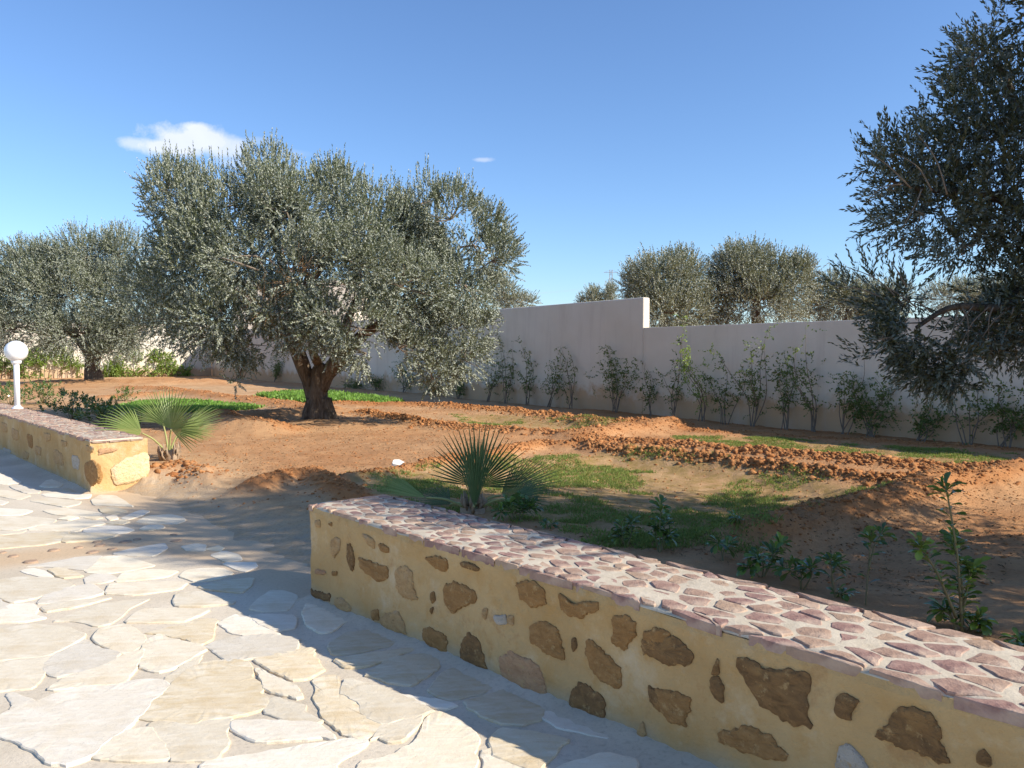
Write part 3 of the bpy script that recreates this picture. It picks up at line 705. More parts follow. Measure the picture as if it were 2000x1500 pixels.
# ------------------------------------------------------------------ plant builders
def leaves_np(Bs, D, S, L, Wd, fold=.12):
    n = len(Bs); N = np.cross(D, S); L = L[:, None]; Wd = Wd[:, None]
    v = np.stack([Bs, Bs + D * L * .45 + S * Wd * .5 + N * Wd * fold, Bs + D * L, Bs + D * L * .45 - S * Wd * .5 + N * Wd * fold], 1)
    F = np.arange(n * 4).reshape(n, 4); return v.reshape(-1, 3), F
def unit(a): return a / (np.linalg.norm(a, axis=-1, keepdims=True) + 1e-9)
def shoots(O, D, Ls, K, leafL, leafW, rs, spread=.75, droop=0.):
    n = len(O); up = np.array([0, 0, 1.]); t = np.linspace(.08, 1, K)[None, :, None]
    base = O[:, None, :] + D[:, None, :] * Ls[:, None, None] * t - up * droop * (Ls[:, None, None] * t) ** 2
    a = unit(np.cross(D, rs.randn(n, 3))); b = np.cross(D, a)
    ph = (np.arange(K) * 1.57 + 0)[None, :] + np.repeat(rs.rand(n, 1) * 6.28, K, 1) + rs.randn(n, K) * .35 + np.pi * (np.arange(K) % 2)[None, :]
    rd = a[:, None, :] * np.cos(ph)[..., None] + b[:, None, :] * np.sin(ph)[..., None]
    sp = spread * (1.15 - .7 * t) + rs.randn(n, K, 1) * .12
    LD = unit(D[:, None, :] * np.cos(sp) + rd * np.sin(sp))
    S = unit(np.cross(LD, D[:, None, :] + .6 * rs.randn(n, K, 3)))
    flip = np.sign(np.cross(LD, S)[..., 2:3] + .35 * rs.randn(n, K, 1)); S = S * np.where(flip == 0, 1, flip)
    LL = leafL * rs.uniform(.7, 1.2, (n, K)) * (1 - .35 * t[..., 0])
    V, F = leaves_np(base.reshape(-1, 3), LD.reshape(-1, 3), S.reshape(-1, 3), LL.ravel(), (leafW * rs.uniform(.8, 1.2, (n, K))).ravel())
    rn = np.clip(np.repeat(rs.rand(n), K) * .5 + rs.rand(n * K) * .5 + .15 * rs.randn(n * K), 0, 1)
    return V, F, np.repeat(rn, 4)
def lobes_shoots(lobes, n, rs, up=.7, out=.8, clump=.42, rnd=.35, shell=.45):
    vol = np.array([l[3] * l[4] * l[5] for l in lobes]) ** .62; vol /= vol.sum(); Os = []; Ds = []
    for l, f in zip(lobes, vol):
        k = int(n * f) + 1; d = unit(rs.randn(k * 3, 3)); r = rs.rand(k * 3) ** shell
        p = d * r[:, None] * np.array(l[3:6]) + np.array(l[:3])
        nn = vnoise(p[:, 0] * 1.7 + p[:, 2] * .9, p[:, 1] * 1.7 - p[:, 2] * 1.3, 1) * .6 + vnoise(p[:, 0] * 3.7 + p[:, 2] * 2.9, p[:, 1] * 3.1 + p[:, 2] * 3.3, 2) * .4
        kp = np.where(nn > clump)[0][:k]; p = p[kp]; d = d[kp]
        u = np.array([0, 0, 1.]) * (up * np.clip(.55 + d[:, 2:3], -.35, 1.2)); D = unit(d * out + u + rnd * rs.randn(len(p), 3))
        Os.append(p); Ds.append(D)
    return np.concatenate(Os), np.concatenate(Ds)
def tube(pts, rr, seg=8, rough=0, rnd=R, cap=True, sq=0):
    vs = []; fs = []; n = len(pts); pts = [Vector(p) for p in pts]; ref = Vector((.3, .9, .1))
    for i, p in enumerate(pts):
        d = (pts[min(i + 1, n - 1)] - pts[max(i - 1, 0)]).normalized(); a = d.cross(ref).normalized(); b = d.cross(a)
        for k in range(seg):
            an = 6.2832 * k / seg; r_ = rr[i] * (1 + (rough * (2 * float(vnoise(k * .9 * 8 / seg + 3, p.z * 3.0, 0)) - 1) + rough * .6 * math.sin(an * 3 + p.z * 2) if rough else 0))
            vs.append(p + a * r_ * math.cos(an) + b * r_ * math.sin(an))
    for i in range(n - 1):
        for k in range(seg): k2 = (k + 1) % seg; fs.append((i * seg + k, (i + 1) * seg + k, (i + 1) * seg + k2, i * seg + k2))
    if cap: fs.append(tuple(range(seg))); fs.append(tuple(range(n * seg - 1, (n - 1) * seg - 1, -1)))
    return vs, fs
class MB:
    def __init__(s): s.v = []; s.f = []
    def add(s, vf): o = len(s.v); s.v += vf[0]; s.f += [tuple(i + o for i in f) for f in vf[1]]; return s
    def build(s, name, mat, parent=None, smooth=True): return link(name, mesh(name, s.v, s.f, smooth), mat, parent)
def spline(pts, n):
    pts = [Vector(p) for p in pts]; out = []; m_ = len(pts) - 1
    for i in range(n + 1):
        u = i / n * m_; k = min(int(u), m_ - 1); t = u - k; p1, p2 = pts[k], pts[k + 1]; p0 = pts[max(k - 1, 0)]; p3 = pts[min(k + 2, m_)]
        out.append(.5 * ((2 * p1) + (p2 - p0) * t + (2 * p0 - 5 * p1 + 4 * p2 - p3) * t * t + (3 * p1 - p0 - 3 * p2 + p3) * t ** 3))
    return out
def lerp_r(rs_, n): return [float(np.interp(i / n, np.linspace(0, 1, len(rs_)), rs_)) for i in range(n + 1)]
def branches_to(hub, pts, k, r0, rs, mb, jit=.25):
    sel = rs.choice(len(pts), min(k, len(pts)), replace=False)
    for i in sel:
        p = Vector(pts[i]); h = Vector(hub); m1 = h.lerp(p, .5) + Vector(rs.randn(3) * jit * (p - h).length * .3)
        mb.add(tube(spline([h, m1, p], 5), lerp_r([r0, r0 * .55, r0 * .15], 5), 4, cap=False))
# ------------------------------------------------------------------ main olive
def lobe_px(l, d0, k=1.0):
    px, py, rx, ry, dd, rd = l; d = d0 + dd; c = PD(px, py, d); return (c.x, c.y, c.z, rx / FPX * d * k, rd, ry / FPX * d * k)
rs = np.random.RandomState(11)
TD = TRUNK.y
mo = thing('olive_tree', 'large old olive tree with gnarled trunk and wide silvery crown, middle of the garden', 'tree', (0, 0, 0))
LB = [(365, 390, 72, 78, .2, 1.0), (430, 430, 80, 85, -.6, 1.1), (330, 345, 36, 38, .4, .6), (520, 350, 58, 72, .3, 1.0), (560, 400, 70, 80, -.9, 1.0), (655, 385, 60, 70, .2, 1.0), (600, 420, 60, 70, .8, .9),
      (735, 430, 75, 72, -.4, 1.1), (800, 450, 60, 62, .8, 1.0), (880, 415, 68, 62, .0, .9), (925, 465, 72, 78, .5, 1.1), (960, 510, 52, 55, -.2, .8), (905, 555, 80, 75, -.5, 1.1), (890, 640, 74, 72, -.3, 1.0),
      (855, 700, 50, 46, -.6, .7), (780, 560, 95, 80, -1.2, 1.0), (700, 520, 95, 85, -1.6, 1.0), (600, 520, 95, 80, -1.7, .9), (500, 500, 90, 85, -1.4, 1.0), (400, 520, 90, 85, -.8, 1.1),
      (330, 560, 80, 75, .2, 1.1), (350, 625, 75, 52, -.3, .9), (440, 620, 80, 60, -1.4, .9), (480, 672, 50, 38, -1.2, .6), (468, 732, 24, 24, -1.3, .35), (540, 600, 60, 55, -1.6, .7),
      (640, 610, 60, 45, -1.9, .6), (700, 640, 60, 45, -2.0, .6), (760, 610, 70, 50, -1.0, .8), (780, 680, 52, 32, -1.3, .6), (655, 668, 48, 26, -1.8, .5), (500, 560, 120, 90, 1.3, 1.2), (700, 520, 130, 100, 1.5, 1.3), (850, 540, 110, 90, 1.6, 1.2), (400, 500, 100, 90, 1.4, 1.2)]
LB = [(l[0], l[1] + (14 if l[1] < 480 else 0)) + l[2:] for l in LB] + [(545, 650, 45, 35, -1.7, .5), (460, 400, 62, 80, -.3, .9), (618, 650, 42, 26, -2.0, .35), (590, 668, 26, 16, -1.8, .3), (650, 690, 26, 14, -1.5, .3), (820, 400, 50, 50, .2, .7), (715, 690, 42, 26, -1.6, .45), (845, 740, 30, 24, -.8, .4), (905, 700, 45, 40, -.2, .6), (400, 660, 55, 35, -1.0, .7), (455, 690, 40, 30, -1.4, .45)]
lob = [lobe_px(l, TD) for l in LB]
O, D = lobes_shoots(lob, 18500, rs, clump=.475, shell=.33)
V, F, rn = shoots(O, D, rs.uniform(.16, .38, len(O)), 22, .066, .022, rs)
crown_m = mesh_np('crown', V, F, False, {'rnd': rn}); link('crown', crown_m, OLIVE, mo)
# long upright shoots along the top, highlights put in by lighter leaf tone
tops = [l for l, q in zip(lob, LB) if q[1] < 470]
O2, D2 = lobes_shoots(tops, 1500, rs, up=1.6, out=.25, clump=.3, rnd=.16, shell=.15)
kp = O2[:, 2] > np.array([tops[0][2] - 9] * len(O2)); 
V, F, rn = shoots(O2, D2, rs.uniform(.3, .56, len(O2)), 26, .062, .022, rs, .5)
link('upright_shoots', mesh_np('upright_shoots', V, F, False, {'rnd': np.clip(rn + .3, 0, 1)}), OLIVE, mo)
# brown dead twigs in the centre
dl = [lobe_px((575, 545, 38, 52, -1.95, .35), TD), lobe_px((520, 600, 26, 30, -1.9, .3), TD)]
O3, D3 = lobes_shoots(dl, 130, rs, clump=.3)
V, F, rn = shoots(O3, D3, rs.uniform(.2, .4, len(O3)), 14, .045, .012, rs)
o = link('dead_leaves', mesh_np('dead_leaves', V, F, False, {'rnd': rn}), DEADLEAF, mo); o['label'] = 'brown dried twigs in the middle of the crown'
tb = MB()
def dpt(px, py, dd=0): return PD(px, py, TD + dd)
zb = gz(TRUNK.x, TRUNK.y)
trk = [TRUNK + Vector((0, 0, -.25)), dpt(622, 822), dpt(622, 800), dpt(618, 775), dpt(620, 750), dpt(624, 728), dpt(634, 712)]
tb.add(tube(spline(trk, 26), lerp_r([.30, .25, .20, .205, .195, .175, .12], 26), 26, .2))
tb.add(tube(spline([dpt(612, 785, .1), dpt(605, 755, .05), dpt(594, 725), dpt(582, 690), dpt(574, 655, .1), dpt(590, 600, .2), dpt(600, 540, .3)], 22), lerp_r([.12, .145, .135, .135, .14, .10, .05], 22), 14, .2))
tb.add(tube(spline([dpt(628, 762), dpt(640, 728, -.05), dpt(662, 704, -.1), dpt(690, 672, -.1), dpt(720, 645, 0), dpt(760, 628, .1), dpt(800, 608, .2), dpt(860, 580, .2)], 24), lerp_r([.12, .15, .135, .125, .105, .09, .07, .04], 24), 14, .18))
tb.add(tube(spline([dpt(652, 712, .1), dpt(670, 660, .4), dpt(690, 600, .6), dpt(740, 520, .6)], 14), lerp_r([.14, .11, .08, .04], 14), 10, .1))
tb.add(tube(spline([dpt(578, 670), dpt(540, 640, .3), dpt(480, 600, .3), dpt(410, 540, .2)], 14), lerp_r([.13, .10, .07, .04], 14), 10, .12))
tb.add(tube(spline([dpt(590, 610, .2), dpt(560, 540, .0), dpt(530, 450, .0), dpt(520, 370, .2)], 14), lerp_r([.12, .09, .06, .02], 14), 8, .1))
tb.add(tube(spline([dpt(600, 560, .3), dpt(640, 500, .2), dpt(655, 420, .2)], 12), lerp_r([.09, .06, .02], 12), 8, .1))
tb.add(tube(spline([dpt(620, 705, -.2), dpt(612, 690, -.5), dpt(606, 640, -.6)], 10), lerp_r([.10, .08, .05], 10), 8, .1))
for a in np.linspace(0, 6.28, 8)[:-1]:   # root flare
    q = TRUNK + Vector((math.cos(a) * .38, math.sin(a) * .33, -.06)); q.z = gz(q.x, q.y) - .05
    tb.add(tube(spline([TRUNK + Vector((math.cos(a) * .14, math.sin(a) * .14, .5)), TRUNK + Vector((math.cos(a) * .25, math.sin(a) * .24, .14)), q], 8), lerp_r([.11, .12, .06], 8), 8, .15))
tb.build('trunk', BARK, mo)
bb = MB()
for l in lob:
    d_ = np.linalg.norm((O - np.array(l[:3])) / np.array(l[3:6]), axis=1); near = O[d_ < 1.0]
    if len(near) > 3: branches_to(l[:3], near, 7, .016, rs, bb, .5)
for a, b, dd in ((430, 505, -1.9), (455, 495, -2.0), (560, 505, -2.1)): pass
bb.add(tube(spline([dpt(430, 503, -2.0), dpt(455, 510, -2.1), dpt(505, 528, -1.9)], 6), lerp_r([.01, .015, .02], 6), 5))
tag(bb.build('branches', TWIG, mo), kind='stuff')
# ------------------------------------------------------------------ other olives
def olive(label, lobesp, d0, nsh, K, lL, lW, trunk, tr, mat, group=None, clump=.42, rs=rs, brn=10, name='olive_tree', cat='tree', up=.7, shl=(.35, .7), blend=.03, tough=.15):
    t = thing(name, label, cat, (0, 0, 0), group); lo = [lobe_px(l, d0) for l in lobesp]
    O, D = lobes_shoots(lo, nsh, rs, clump=clump, up=up)
    V, F, rn = shoots(O, D, rs.uniform(*shl, len(O)), K, lL, lW, rs)
    link('crown', mesh_np('crown', V, F, False, {'rnd': rn}), mat, t)
    mb = MB()
    for pts, rr in trunk: mb.add(tube(spline(pts, 14), lerp_r(rr, 14), 10, tough))
    mb.build('trunk', BARK, t)
    if brn:
        b = MB()
        for l in lo:
            d_ = np.linalg.norm((O - np.array(l[:3])) / np.array(l[3:6]), axis=1); near = O[d_ < 1.0]
            if len(near) > 3: branches_to(l[:3], near, brn, blend, rs, b)
        tag(b.build('branches', TWIG, t), kind='stuff')
    return t
def gpt(px, py): return P(px, py, GZ)
b = gpt(180, 751); d = b.y
olive('broad grey green olive tree with low crown behind the globe lamp', [(20, 560, 90, 62, 0, 2.0), (60, 520, 70, 45, .5, 1.8), (170, 500, 60, 50, 0, 1.8), (230, 500, 62, 55, .4, 1.6), (130, 580, 110, 70, -.8, 2.0), (240, 590, 95, 80, -.4, 2.0),
      (30, 640, 90, 45, -1, 1.8), (150, 650, 90, 40, -1.2, 1.8), (260, 650, 70, 42, -.6, 1.5), (110, 540, 90, 60, 1, 2), (-50, 590, 90, 80, 0, 2.2), (300, 600, 60, 70, .6, 1.5), (210, 690, 40, 22, -1, 1)], d, 15000, 20, .10, .034,
      [([b + Vector((0, 0, -.3)), PD(182, 740, d), PD(178, 715, d), PD(182, 690, d), PD(176, 640, d)], [.55, .40, .32, .30, .2]), ([PD(180, 705, d), PD(160, 670, d), PD(110, 620, d)], [.22, .2, .1]), ([PD(182, 700, d), PD(205, 670, d), PD(250, 620, d)], [.22, .18, .1])], None, OLIVE, rs=rs)
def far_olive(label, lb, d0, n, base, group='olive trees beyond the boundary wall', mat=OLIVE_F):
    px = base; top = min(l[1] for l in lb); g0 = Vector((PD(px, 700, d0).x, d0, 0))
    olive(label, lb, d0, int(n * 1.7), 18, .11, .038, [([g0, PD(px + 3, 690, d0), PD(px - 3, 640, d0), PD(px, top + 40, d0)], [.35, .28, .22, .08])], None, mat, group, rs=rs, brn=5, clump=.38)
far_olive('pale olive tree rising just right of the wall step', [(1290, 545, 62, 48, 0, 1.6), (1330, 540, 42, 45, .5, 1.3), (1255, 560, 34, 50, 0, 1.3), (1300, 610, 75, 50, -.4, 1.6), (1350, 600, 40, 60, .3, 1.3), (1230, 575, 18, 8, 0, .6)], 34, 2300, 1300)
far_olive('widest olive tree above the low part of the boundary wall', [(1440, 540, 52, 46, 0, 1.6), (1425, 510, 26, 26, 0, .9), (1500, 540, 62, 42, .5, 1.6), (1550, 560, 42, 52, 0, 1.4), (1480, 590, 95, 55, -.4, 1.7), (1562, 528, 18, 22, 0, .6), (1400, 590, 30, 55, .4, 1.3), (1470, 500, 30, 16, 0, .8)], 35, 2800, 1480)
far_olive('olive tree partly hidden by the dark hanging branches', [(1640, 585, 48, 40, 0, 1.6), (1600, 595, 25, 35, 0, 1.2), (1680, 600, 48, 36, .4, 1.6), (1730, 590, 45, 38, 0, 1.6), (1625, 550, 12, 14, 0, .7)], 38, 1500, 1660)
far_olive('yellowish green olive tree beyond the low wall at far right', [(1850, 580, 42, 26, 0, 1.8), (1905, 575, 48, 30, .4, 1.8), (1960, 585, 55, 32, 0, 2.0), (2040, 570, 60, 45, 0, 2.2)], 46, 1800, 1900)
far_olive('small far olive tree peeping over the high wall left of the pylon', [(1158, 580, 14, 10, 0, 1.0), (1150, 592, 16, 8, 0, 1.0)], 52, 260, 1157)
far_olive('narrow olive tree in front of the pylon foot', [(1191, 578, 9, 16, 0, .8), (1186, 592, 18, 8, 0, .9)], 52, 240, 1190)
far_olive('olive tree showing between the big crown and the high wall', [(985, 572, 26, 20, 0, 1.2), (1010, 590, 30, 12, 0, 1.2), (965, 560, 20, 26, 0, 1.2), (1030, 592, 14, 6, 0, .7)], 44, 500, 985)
# near right olive: mostly outside the frame, its crown throws the big shade on the garden and the gap
NT = Vector((6.3, 4.4, .1))
no = thing('olive_tree', 'dark shaded olive tree reaching in from the right edge with hanging branches', 'tree', (0, 0, 0))
def nl(px, py, rx, ry, d, rd): c = PD(px, py, d); return (c.x, c.y, c.z, rx / FPX * d, rd, ry / FPX * d)
big = [(6.3, 4.6, 3.3, 2.2, 2.2, 1.4), (5.2, 5.2, 4.3, 1.6, 1.7, 1.2), (7.2, 4.5, 4.4, 2.0, 1.6, 1.0), (5.1, 3.8, 2.9, 1.1, 1.3, .8), (6.5, 6.2, 3.4, 1.6, 1.2, 1.2), (6.3, 4.8, 5.2, 1.7, 1.7, .8), (6.4, 3.6, 3.9, 1.8, 1.0, 1.2), (5.0, 3.5, 2.9, 1.3, .9, 1.1), (6.6, 4.2, 2.6, 1.8, 1.6, .9)]
vis = [nl(1985, 60, 50, 70, 6.0, .7), nl(1960, 20, 22, 30, 6.0, .4), nl(1960, 190, 75, 75, 6.0, .7), nl(1900, 130, 26, 32, 5.9, .3), nl(1990, 300, 95, 110, 5.8, .8), nl(1880, 290, 70, 60, 5.8, .5), nl(1850, 215, 30, 30, 5.8, .3), nl(1800, 330, 60, 42, 5.7, .4),
       nl(1900, 400, 110, 75, 5.7, .6), nl(1800, 415, 75, 50, 5.6, .4), nl(1740, 300, 32, 26, 5.7, .25), nl(1735, 370, 32, 30, 5.6, .25), nl(1960, 460, 90, 55, 5.6, .5), nl(1880, 480, 55, 28, 5.5, .3), nl(2020, 560, 80, 80, 5.6, .6)]
hang = [nl(1835, 700, 46, 38, 5.1, .3), nl(1800, 665, 48, 28, 5.1, .3), nl(1852, 742, 26, 22, 5.1, .22), nl(1770, 640, 32, 18, 5.1, .2), nl(1722, 662, 28, 8, 5.0, .15), nl(1905, 650, 32, 28, 5.3, .3), nl(1960, 640, 40, 38, 5.4, .35), nl(1770, 585, 36, 16, 5.2, .2), nl(1990, 600, 40, 50, 5.4, .4), nl(1735, 610, 30, 14, 5.2, .2), nl(1815, 720, 40, 25, 5.1, .25), nl(1985, 680, 30, 24, 5.4, .3)]
rs2 = np.random.RandomState(21)
O, D = lobes_shoots(big, 9000, rs2, clump=.43)
V1, F1, r1 = shoots(O, D, rs2.uniform(.3, .55, len(O)), 22, .075, .026, rs2)
Ov, Dv = lobes_shoots(vis, 1750, rs2, clump=.42, up=.5); Dv = unit(Dv + np.array([-.35, 0, .1]))
V2, F2, r2 = shoots(Ov, Dv, rs2.uniform(.14, .28, len(Ov)), 22, .058, .0135, rs2, .7)
Oh, Dh = lobes_shoots(hang, 900, rs2, clump=.33, up=.15); Dh = unit(Dh + np.array([-.3, 0, -.05]))
V3, F3, r3 = shoots(Oh, Dh, rs2.uniform(.09, .19, len(Oh)), 18, .050, .013, rs2, .7)
# single sprays sticking out to the left
ex = [((1690, 290), (-.5, .8)), ((1705, 300), (-.2, 1)), ((1690, 380), (-1, .3)), ((1700, 430), (-.9, .6)), ((1780, 240), (-.6, .7)), ((1820, 190), (-.5, .7)), ((1870, 90), (-.8, .5)), ((1625, 520), (-.8, .8)), ((1650, 510), (-.5, 1)), ((1690, 500), (-.2, 1)), ((1720, 505), (0, 1)),
      ((1640, 570), (-1, .3)), ((1620, 560), (-.9, .5)), ((1660, 540), (-.6, .8)), ((1700, 540), (-.4, .9)), ((1755, 505), (.1, 1)), ((1650, 690), (-1, .1)), ((1660, 670), (-1, .3)), ((1890, 60), (-.6, .6)), ((1940, 5), (-.3, 1)), ((1700, 350), (-1, .5)), ((1720, 270), (-.2, 1)), ((1770, 260), (-.3, 1)), ((1800, 225), (-.2, 1)),
      ((1790, 480), (-.6, -.6)), ((1830, 505), (-.2, -1)), ((1870, 515), (-.1, -1)), ((1750, 460), (-.8, -.3)), ((1660, 590), (-1, .2)), ((1800, 770), (0, -1)), ((1850, 790), (.1, -1)), ((1905, 690), (.2, -1)), ((1950, 720), (.1, -1)), ((1990, 720), (0, -1)), ((1935, 560), (.2, 1)), ((1960, 540), (0, 1))]
Oe = []; De = []
for (x, y), (a, c) in ex:
    for q in range(4):
        p = PD(x - a * 45 + rs2.randn() * 12, y + c * 45 + rs2.randn() * 10, 5.3 + rs2.randn() * .1); Oe.append(p); De.append(np.array([a, 0, c]) + rs2.randn(3) * .25)
Oe = np.array(Oe); De = unit(np.array(De))
V4, F4, r4 = shoots(Oe, De, rs2.uniform(.16, .26, len(Oe)), 16, .05, .012, rs2, .6)
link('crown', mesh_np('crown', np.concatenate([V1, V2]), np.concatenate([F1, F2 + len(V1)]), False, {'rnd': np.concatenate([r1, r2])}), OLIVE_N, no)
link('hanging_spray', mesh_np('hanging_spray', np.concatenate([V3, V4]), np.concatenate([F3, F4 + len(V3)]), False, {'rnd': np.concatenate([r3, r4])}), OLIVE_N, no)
nb = MB()
nb.add(tube(spline([NT + Vector((0, 0, -.2)), NT + Vector((.02, .05, .5)), NT + Vector((-.1, .1, 1.2)), NT + Vector((-.2, .3, 2.2)), (5.8, 5.0, 3.6)], 20), lerp_r([.5, .34, .28, .2, .08], 20), 14, .15))
nb.add(tube(spline([(6.2, 4.6, 1.4), (5.2, 5.0, 1.9), PD(2060, 560, 5.4), PD(1960, 600, 5.25), PD(1860, 600, 5.15), PD(1790, 640, 5.1)], 22), lerp_r([.16, .11, .06, .03, .02, .012], 22), 8, .08))
nb.add(tube(spline([(6.1, 4.7, 1.8), (5.0, 5.4, 2.4), PD(2040, 420, 5.8), PD(1930, 380, 5.7), PD(1800, 370, 5.65), PD(1730, 350, 5.6)], 22), lerp_r([.14, .1, .05, .03, .015, .008], 22), 8, .08))
nb.add(tube(spline([(6.1, 4.8, 2.3), (5.3, 5.6, 3.2), PD(2050, 250, 6), PD(1950, 120, 6)], 16), lerp_r([.13, .09, .05, .02], 16), 8, .08))
nb.build('trunk', BARK, no)
tw = MB()
def droop_line(px0, py0, px1, py1, d, r0, r1): tw.add(tube(spline([PD(px0, py0, d), PD((px0 + px1) / 2 + R.uniform(-8, 8), (py0 + py1) / 2 - 10, d - .02), PD(px1, py1, d)], 7), lerp_r([r0, (r0 + r1) / 2, r1], 7), 5))
for q in ((1960, 610, 1905, 680), (1930, 600, 1870, 690), (1900, 598, 1850, 700), (1870, 602, 1830, 740), (1850, 604, 1790, 690), (1820, 610, 1760, 590), (1800, 630, 1700, 660), (1790, 600, 1720, 560), (1760, 590, 1650, 520), (1740, 590, 1630, 560), (1980, 600, 1950, 690), (1770, 560, 1740, 510), (1880, 602, 1890, 670), (1940, 600, 1930, 660), (1820, 372, 1750, 300), (1780, 368, 1700, 300), (1760, 360, 1695, 390), (1850, 380, 1790, 260), (1800, 370, 1760, 450)):
    droop_line(*q, 5.15, .006, .002)
for l in vis + hang:
    al = np.concatenate([Ov, Oh]); d_ = np.linalg.norm((al - np.array(l[:3])) / np.array(l[3:6]), axis=1); near = al[d_ < 1.0]
    if len(near) > 3: branches_to(l[:3], near, 6, .004, rs2, tw, .6)
tag(tw.build('branches', TWIG, no), kind='stuff')
# ------------------------------------------------------------------ vines on the boundary wall
def vine(label, px, top_py, wd, nst, bright=0, side=0, group='climbers trained on the shaded boundary wall', dens=1.0, name='climbing_plant'):
    v0 = ray(px, 800); k = ((BW - Vector((0, 0, CAMZ))).dot(BN)) / v0.dot(BN); hit = Vector((0, 0, CAMZ)) + v0 * k
    a0 = (hit - Vector((BW.x, BW.y, hit.z))).dot(BU); dep = hit.y; zt = PD(px, top_py, dep).z
    bx = Bpt(a0, -.25, 0); bz = gz(bx.x, bx.y); t = thing(name, label, 'climber', (bx.x, bx.y, bz), group)
    mb = MB(); Os = []; Ds = []; W_ = wd * 1.65 / FPX * dep
    for i in range(nst + 2):
        da = R.uniform(-1, 1) * W_ * .5 / .82; zz_ = bz + (zt - bz) * (1.0 if i == 0 else R.uniform(.45, .95))
        off = R.uniform(-.2, -.06) if bright < .4 else R.uniform(-.75, -.35)
        pts = [Bpt(a0 + R.uniform(-.1, .1), -.25, bz - .05), Bpt(a0 + da * .3 + R.uniform(-.08, .08), -.16, bz + (zz_ - bz) * .35), Bpt(a0 + da * .75 + R.uniform(-.1, .1), off, bz + (zz_ - bz) * .7), Bpt(a0 + da + R.uniform(-.15, .15), off - .05, zz_ + (.12 if bright > .4 and i == 0 else 0))]
        sp_ = spline(pts, 12); mb.add(tube(sp_, lerp_r([.012, .008, .005, .002], 12), 4, cap=False))
        for j in range(4, 13):
            if R.random() < .66 * dens:
                for q in range(R.choice((1, 2, 3))):
                    Os.append(sp_[j] + Vector((R.gauss(0, .04), R.gauss(0, .04), R.gauss(0, .05)))); Ds.append((BU.x * R.gauss(0, 1) - BN.x * .3, BU.y * R.gauss(0, 1) - BN.y * .3, R.gauss(.1, .7)))
    # leafy clump in the middle
    for q in range(int(17 * dens * dens)):
        p = Bpt(a0 + R.gauss(0, W_ * .28), -.16 + R.gauss(0, .05), bz + (zt - bz) * R.gauss(.5, .16)); Os.append(p); Ds.append((R.gauss(0, 1), R.gauss(0, 1), R.gauss(0, .7)))
    O_ = np.array(Os); D_ = unit(np.array(Ds)); ls = rs.uniform(.10, .34, len(O_))
    V, F, rn = shoots(O_, D_, ls, 8, .062, .032, rs, 1.0, .4)
    loc = np.array(t.location); mb.v = [v - t.location for v in mb.v]
    hi = (np.repeat((V.reshape(-1, 4, 3)[:, 0, 2] - bz) / (zt - bz), 4)) * bright  # sunlight on the tops painted in: leaf tone lightens with height
    mb.build('stem', TWIG, t)
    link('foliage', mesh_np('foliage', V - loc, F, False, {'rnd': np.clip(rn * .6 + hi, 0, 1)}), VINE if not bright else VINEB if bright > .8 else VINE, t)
VL = [(700, 745, 50, 4, 0, 1.3, 'bushy climber just right of the big olive trunk'), (745, 735, 50, 4, 0, 1.3, 'dark climber under the lowest sprays of the big olive'), (800, 700, 50, 5, 0, 1.4, 'broad dark climber half hidden behind the big olive crown'),
      (850, 740, 40, 3, 0, 1.0, 'low climber at the right fringe of the big olive'), (905, 735, 44, 3, 0, .9, 'first free standing climber right of the big olive crown'), (965, 695, 50, 3, 0, .9, 'climber with a thin lean towards the high wall panel middle'),
      (1000, 655, 45, 4, 0, 1.1, 'dense climber with tall thin tips on the high panel'), (1043, 672, 40, 3, 0, .9, 'twin stemmed slim climber on the high panel'), (1085, 690, 44, 3, 0, .9, 'climber midway along the high panel with a bare foot'),
      (1128, 675, 44, 3, 0, .8, 'open climber with reddish twigs on the high panel'), (1215, 675, 66, 5, .2, 1.5, 'fullest climber on the high panel just left of the step'), (1283, 708, 36, 2, 0, .8, 'short sparse climber below the wall step'),
      (1328, 650, 40, 2, 0, .7, 'thin two stemmed climber right of the wall step'), (1385, 640, 50, 3, .95, 1.0, 'tall climber with shoots painted sunlit yellow green topping the low wall'), (1430, 690, 56, 3, 0, .9, 'spreading dark climber next to the bright tall one'),
      (1487, 655, 66, 4, .7, 1.3, 'climber with a thick leafy heart and arching shoots painted sunlit pale'), (1548, 700, 54, 3, 0, .9, 'forked climber with a long bare stem'), (1600, 648, 56, 4, .5, 1.0, 'climber whose tip, painted as sunlit, reaches the top of the low wall'),
      (1660, 700, 44, 3, 0, .9, 'slim climber left of the hanging olive branch'), (1715, 730, 66, 5, .2, 1.5, 'rounded bushy climber just left of the hanging olive branch'), (1815, 760, 44, 3, 0, 1.0, 'climber directly below the hanging olive branch'),
      (1905, 725, 56, 3, 0, .8, 'climber with a leaning bare stem right of the hanging branch'), (1975, 745, 70, 5, 0, 1.3, 'bushy climber at the right edge of the picture')]
for px, ty, wd, n, br, dn, lb in VL: vine(lb, px, ty, wd, n, br, dens=dn)
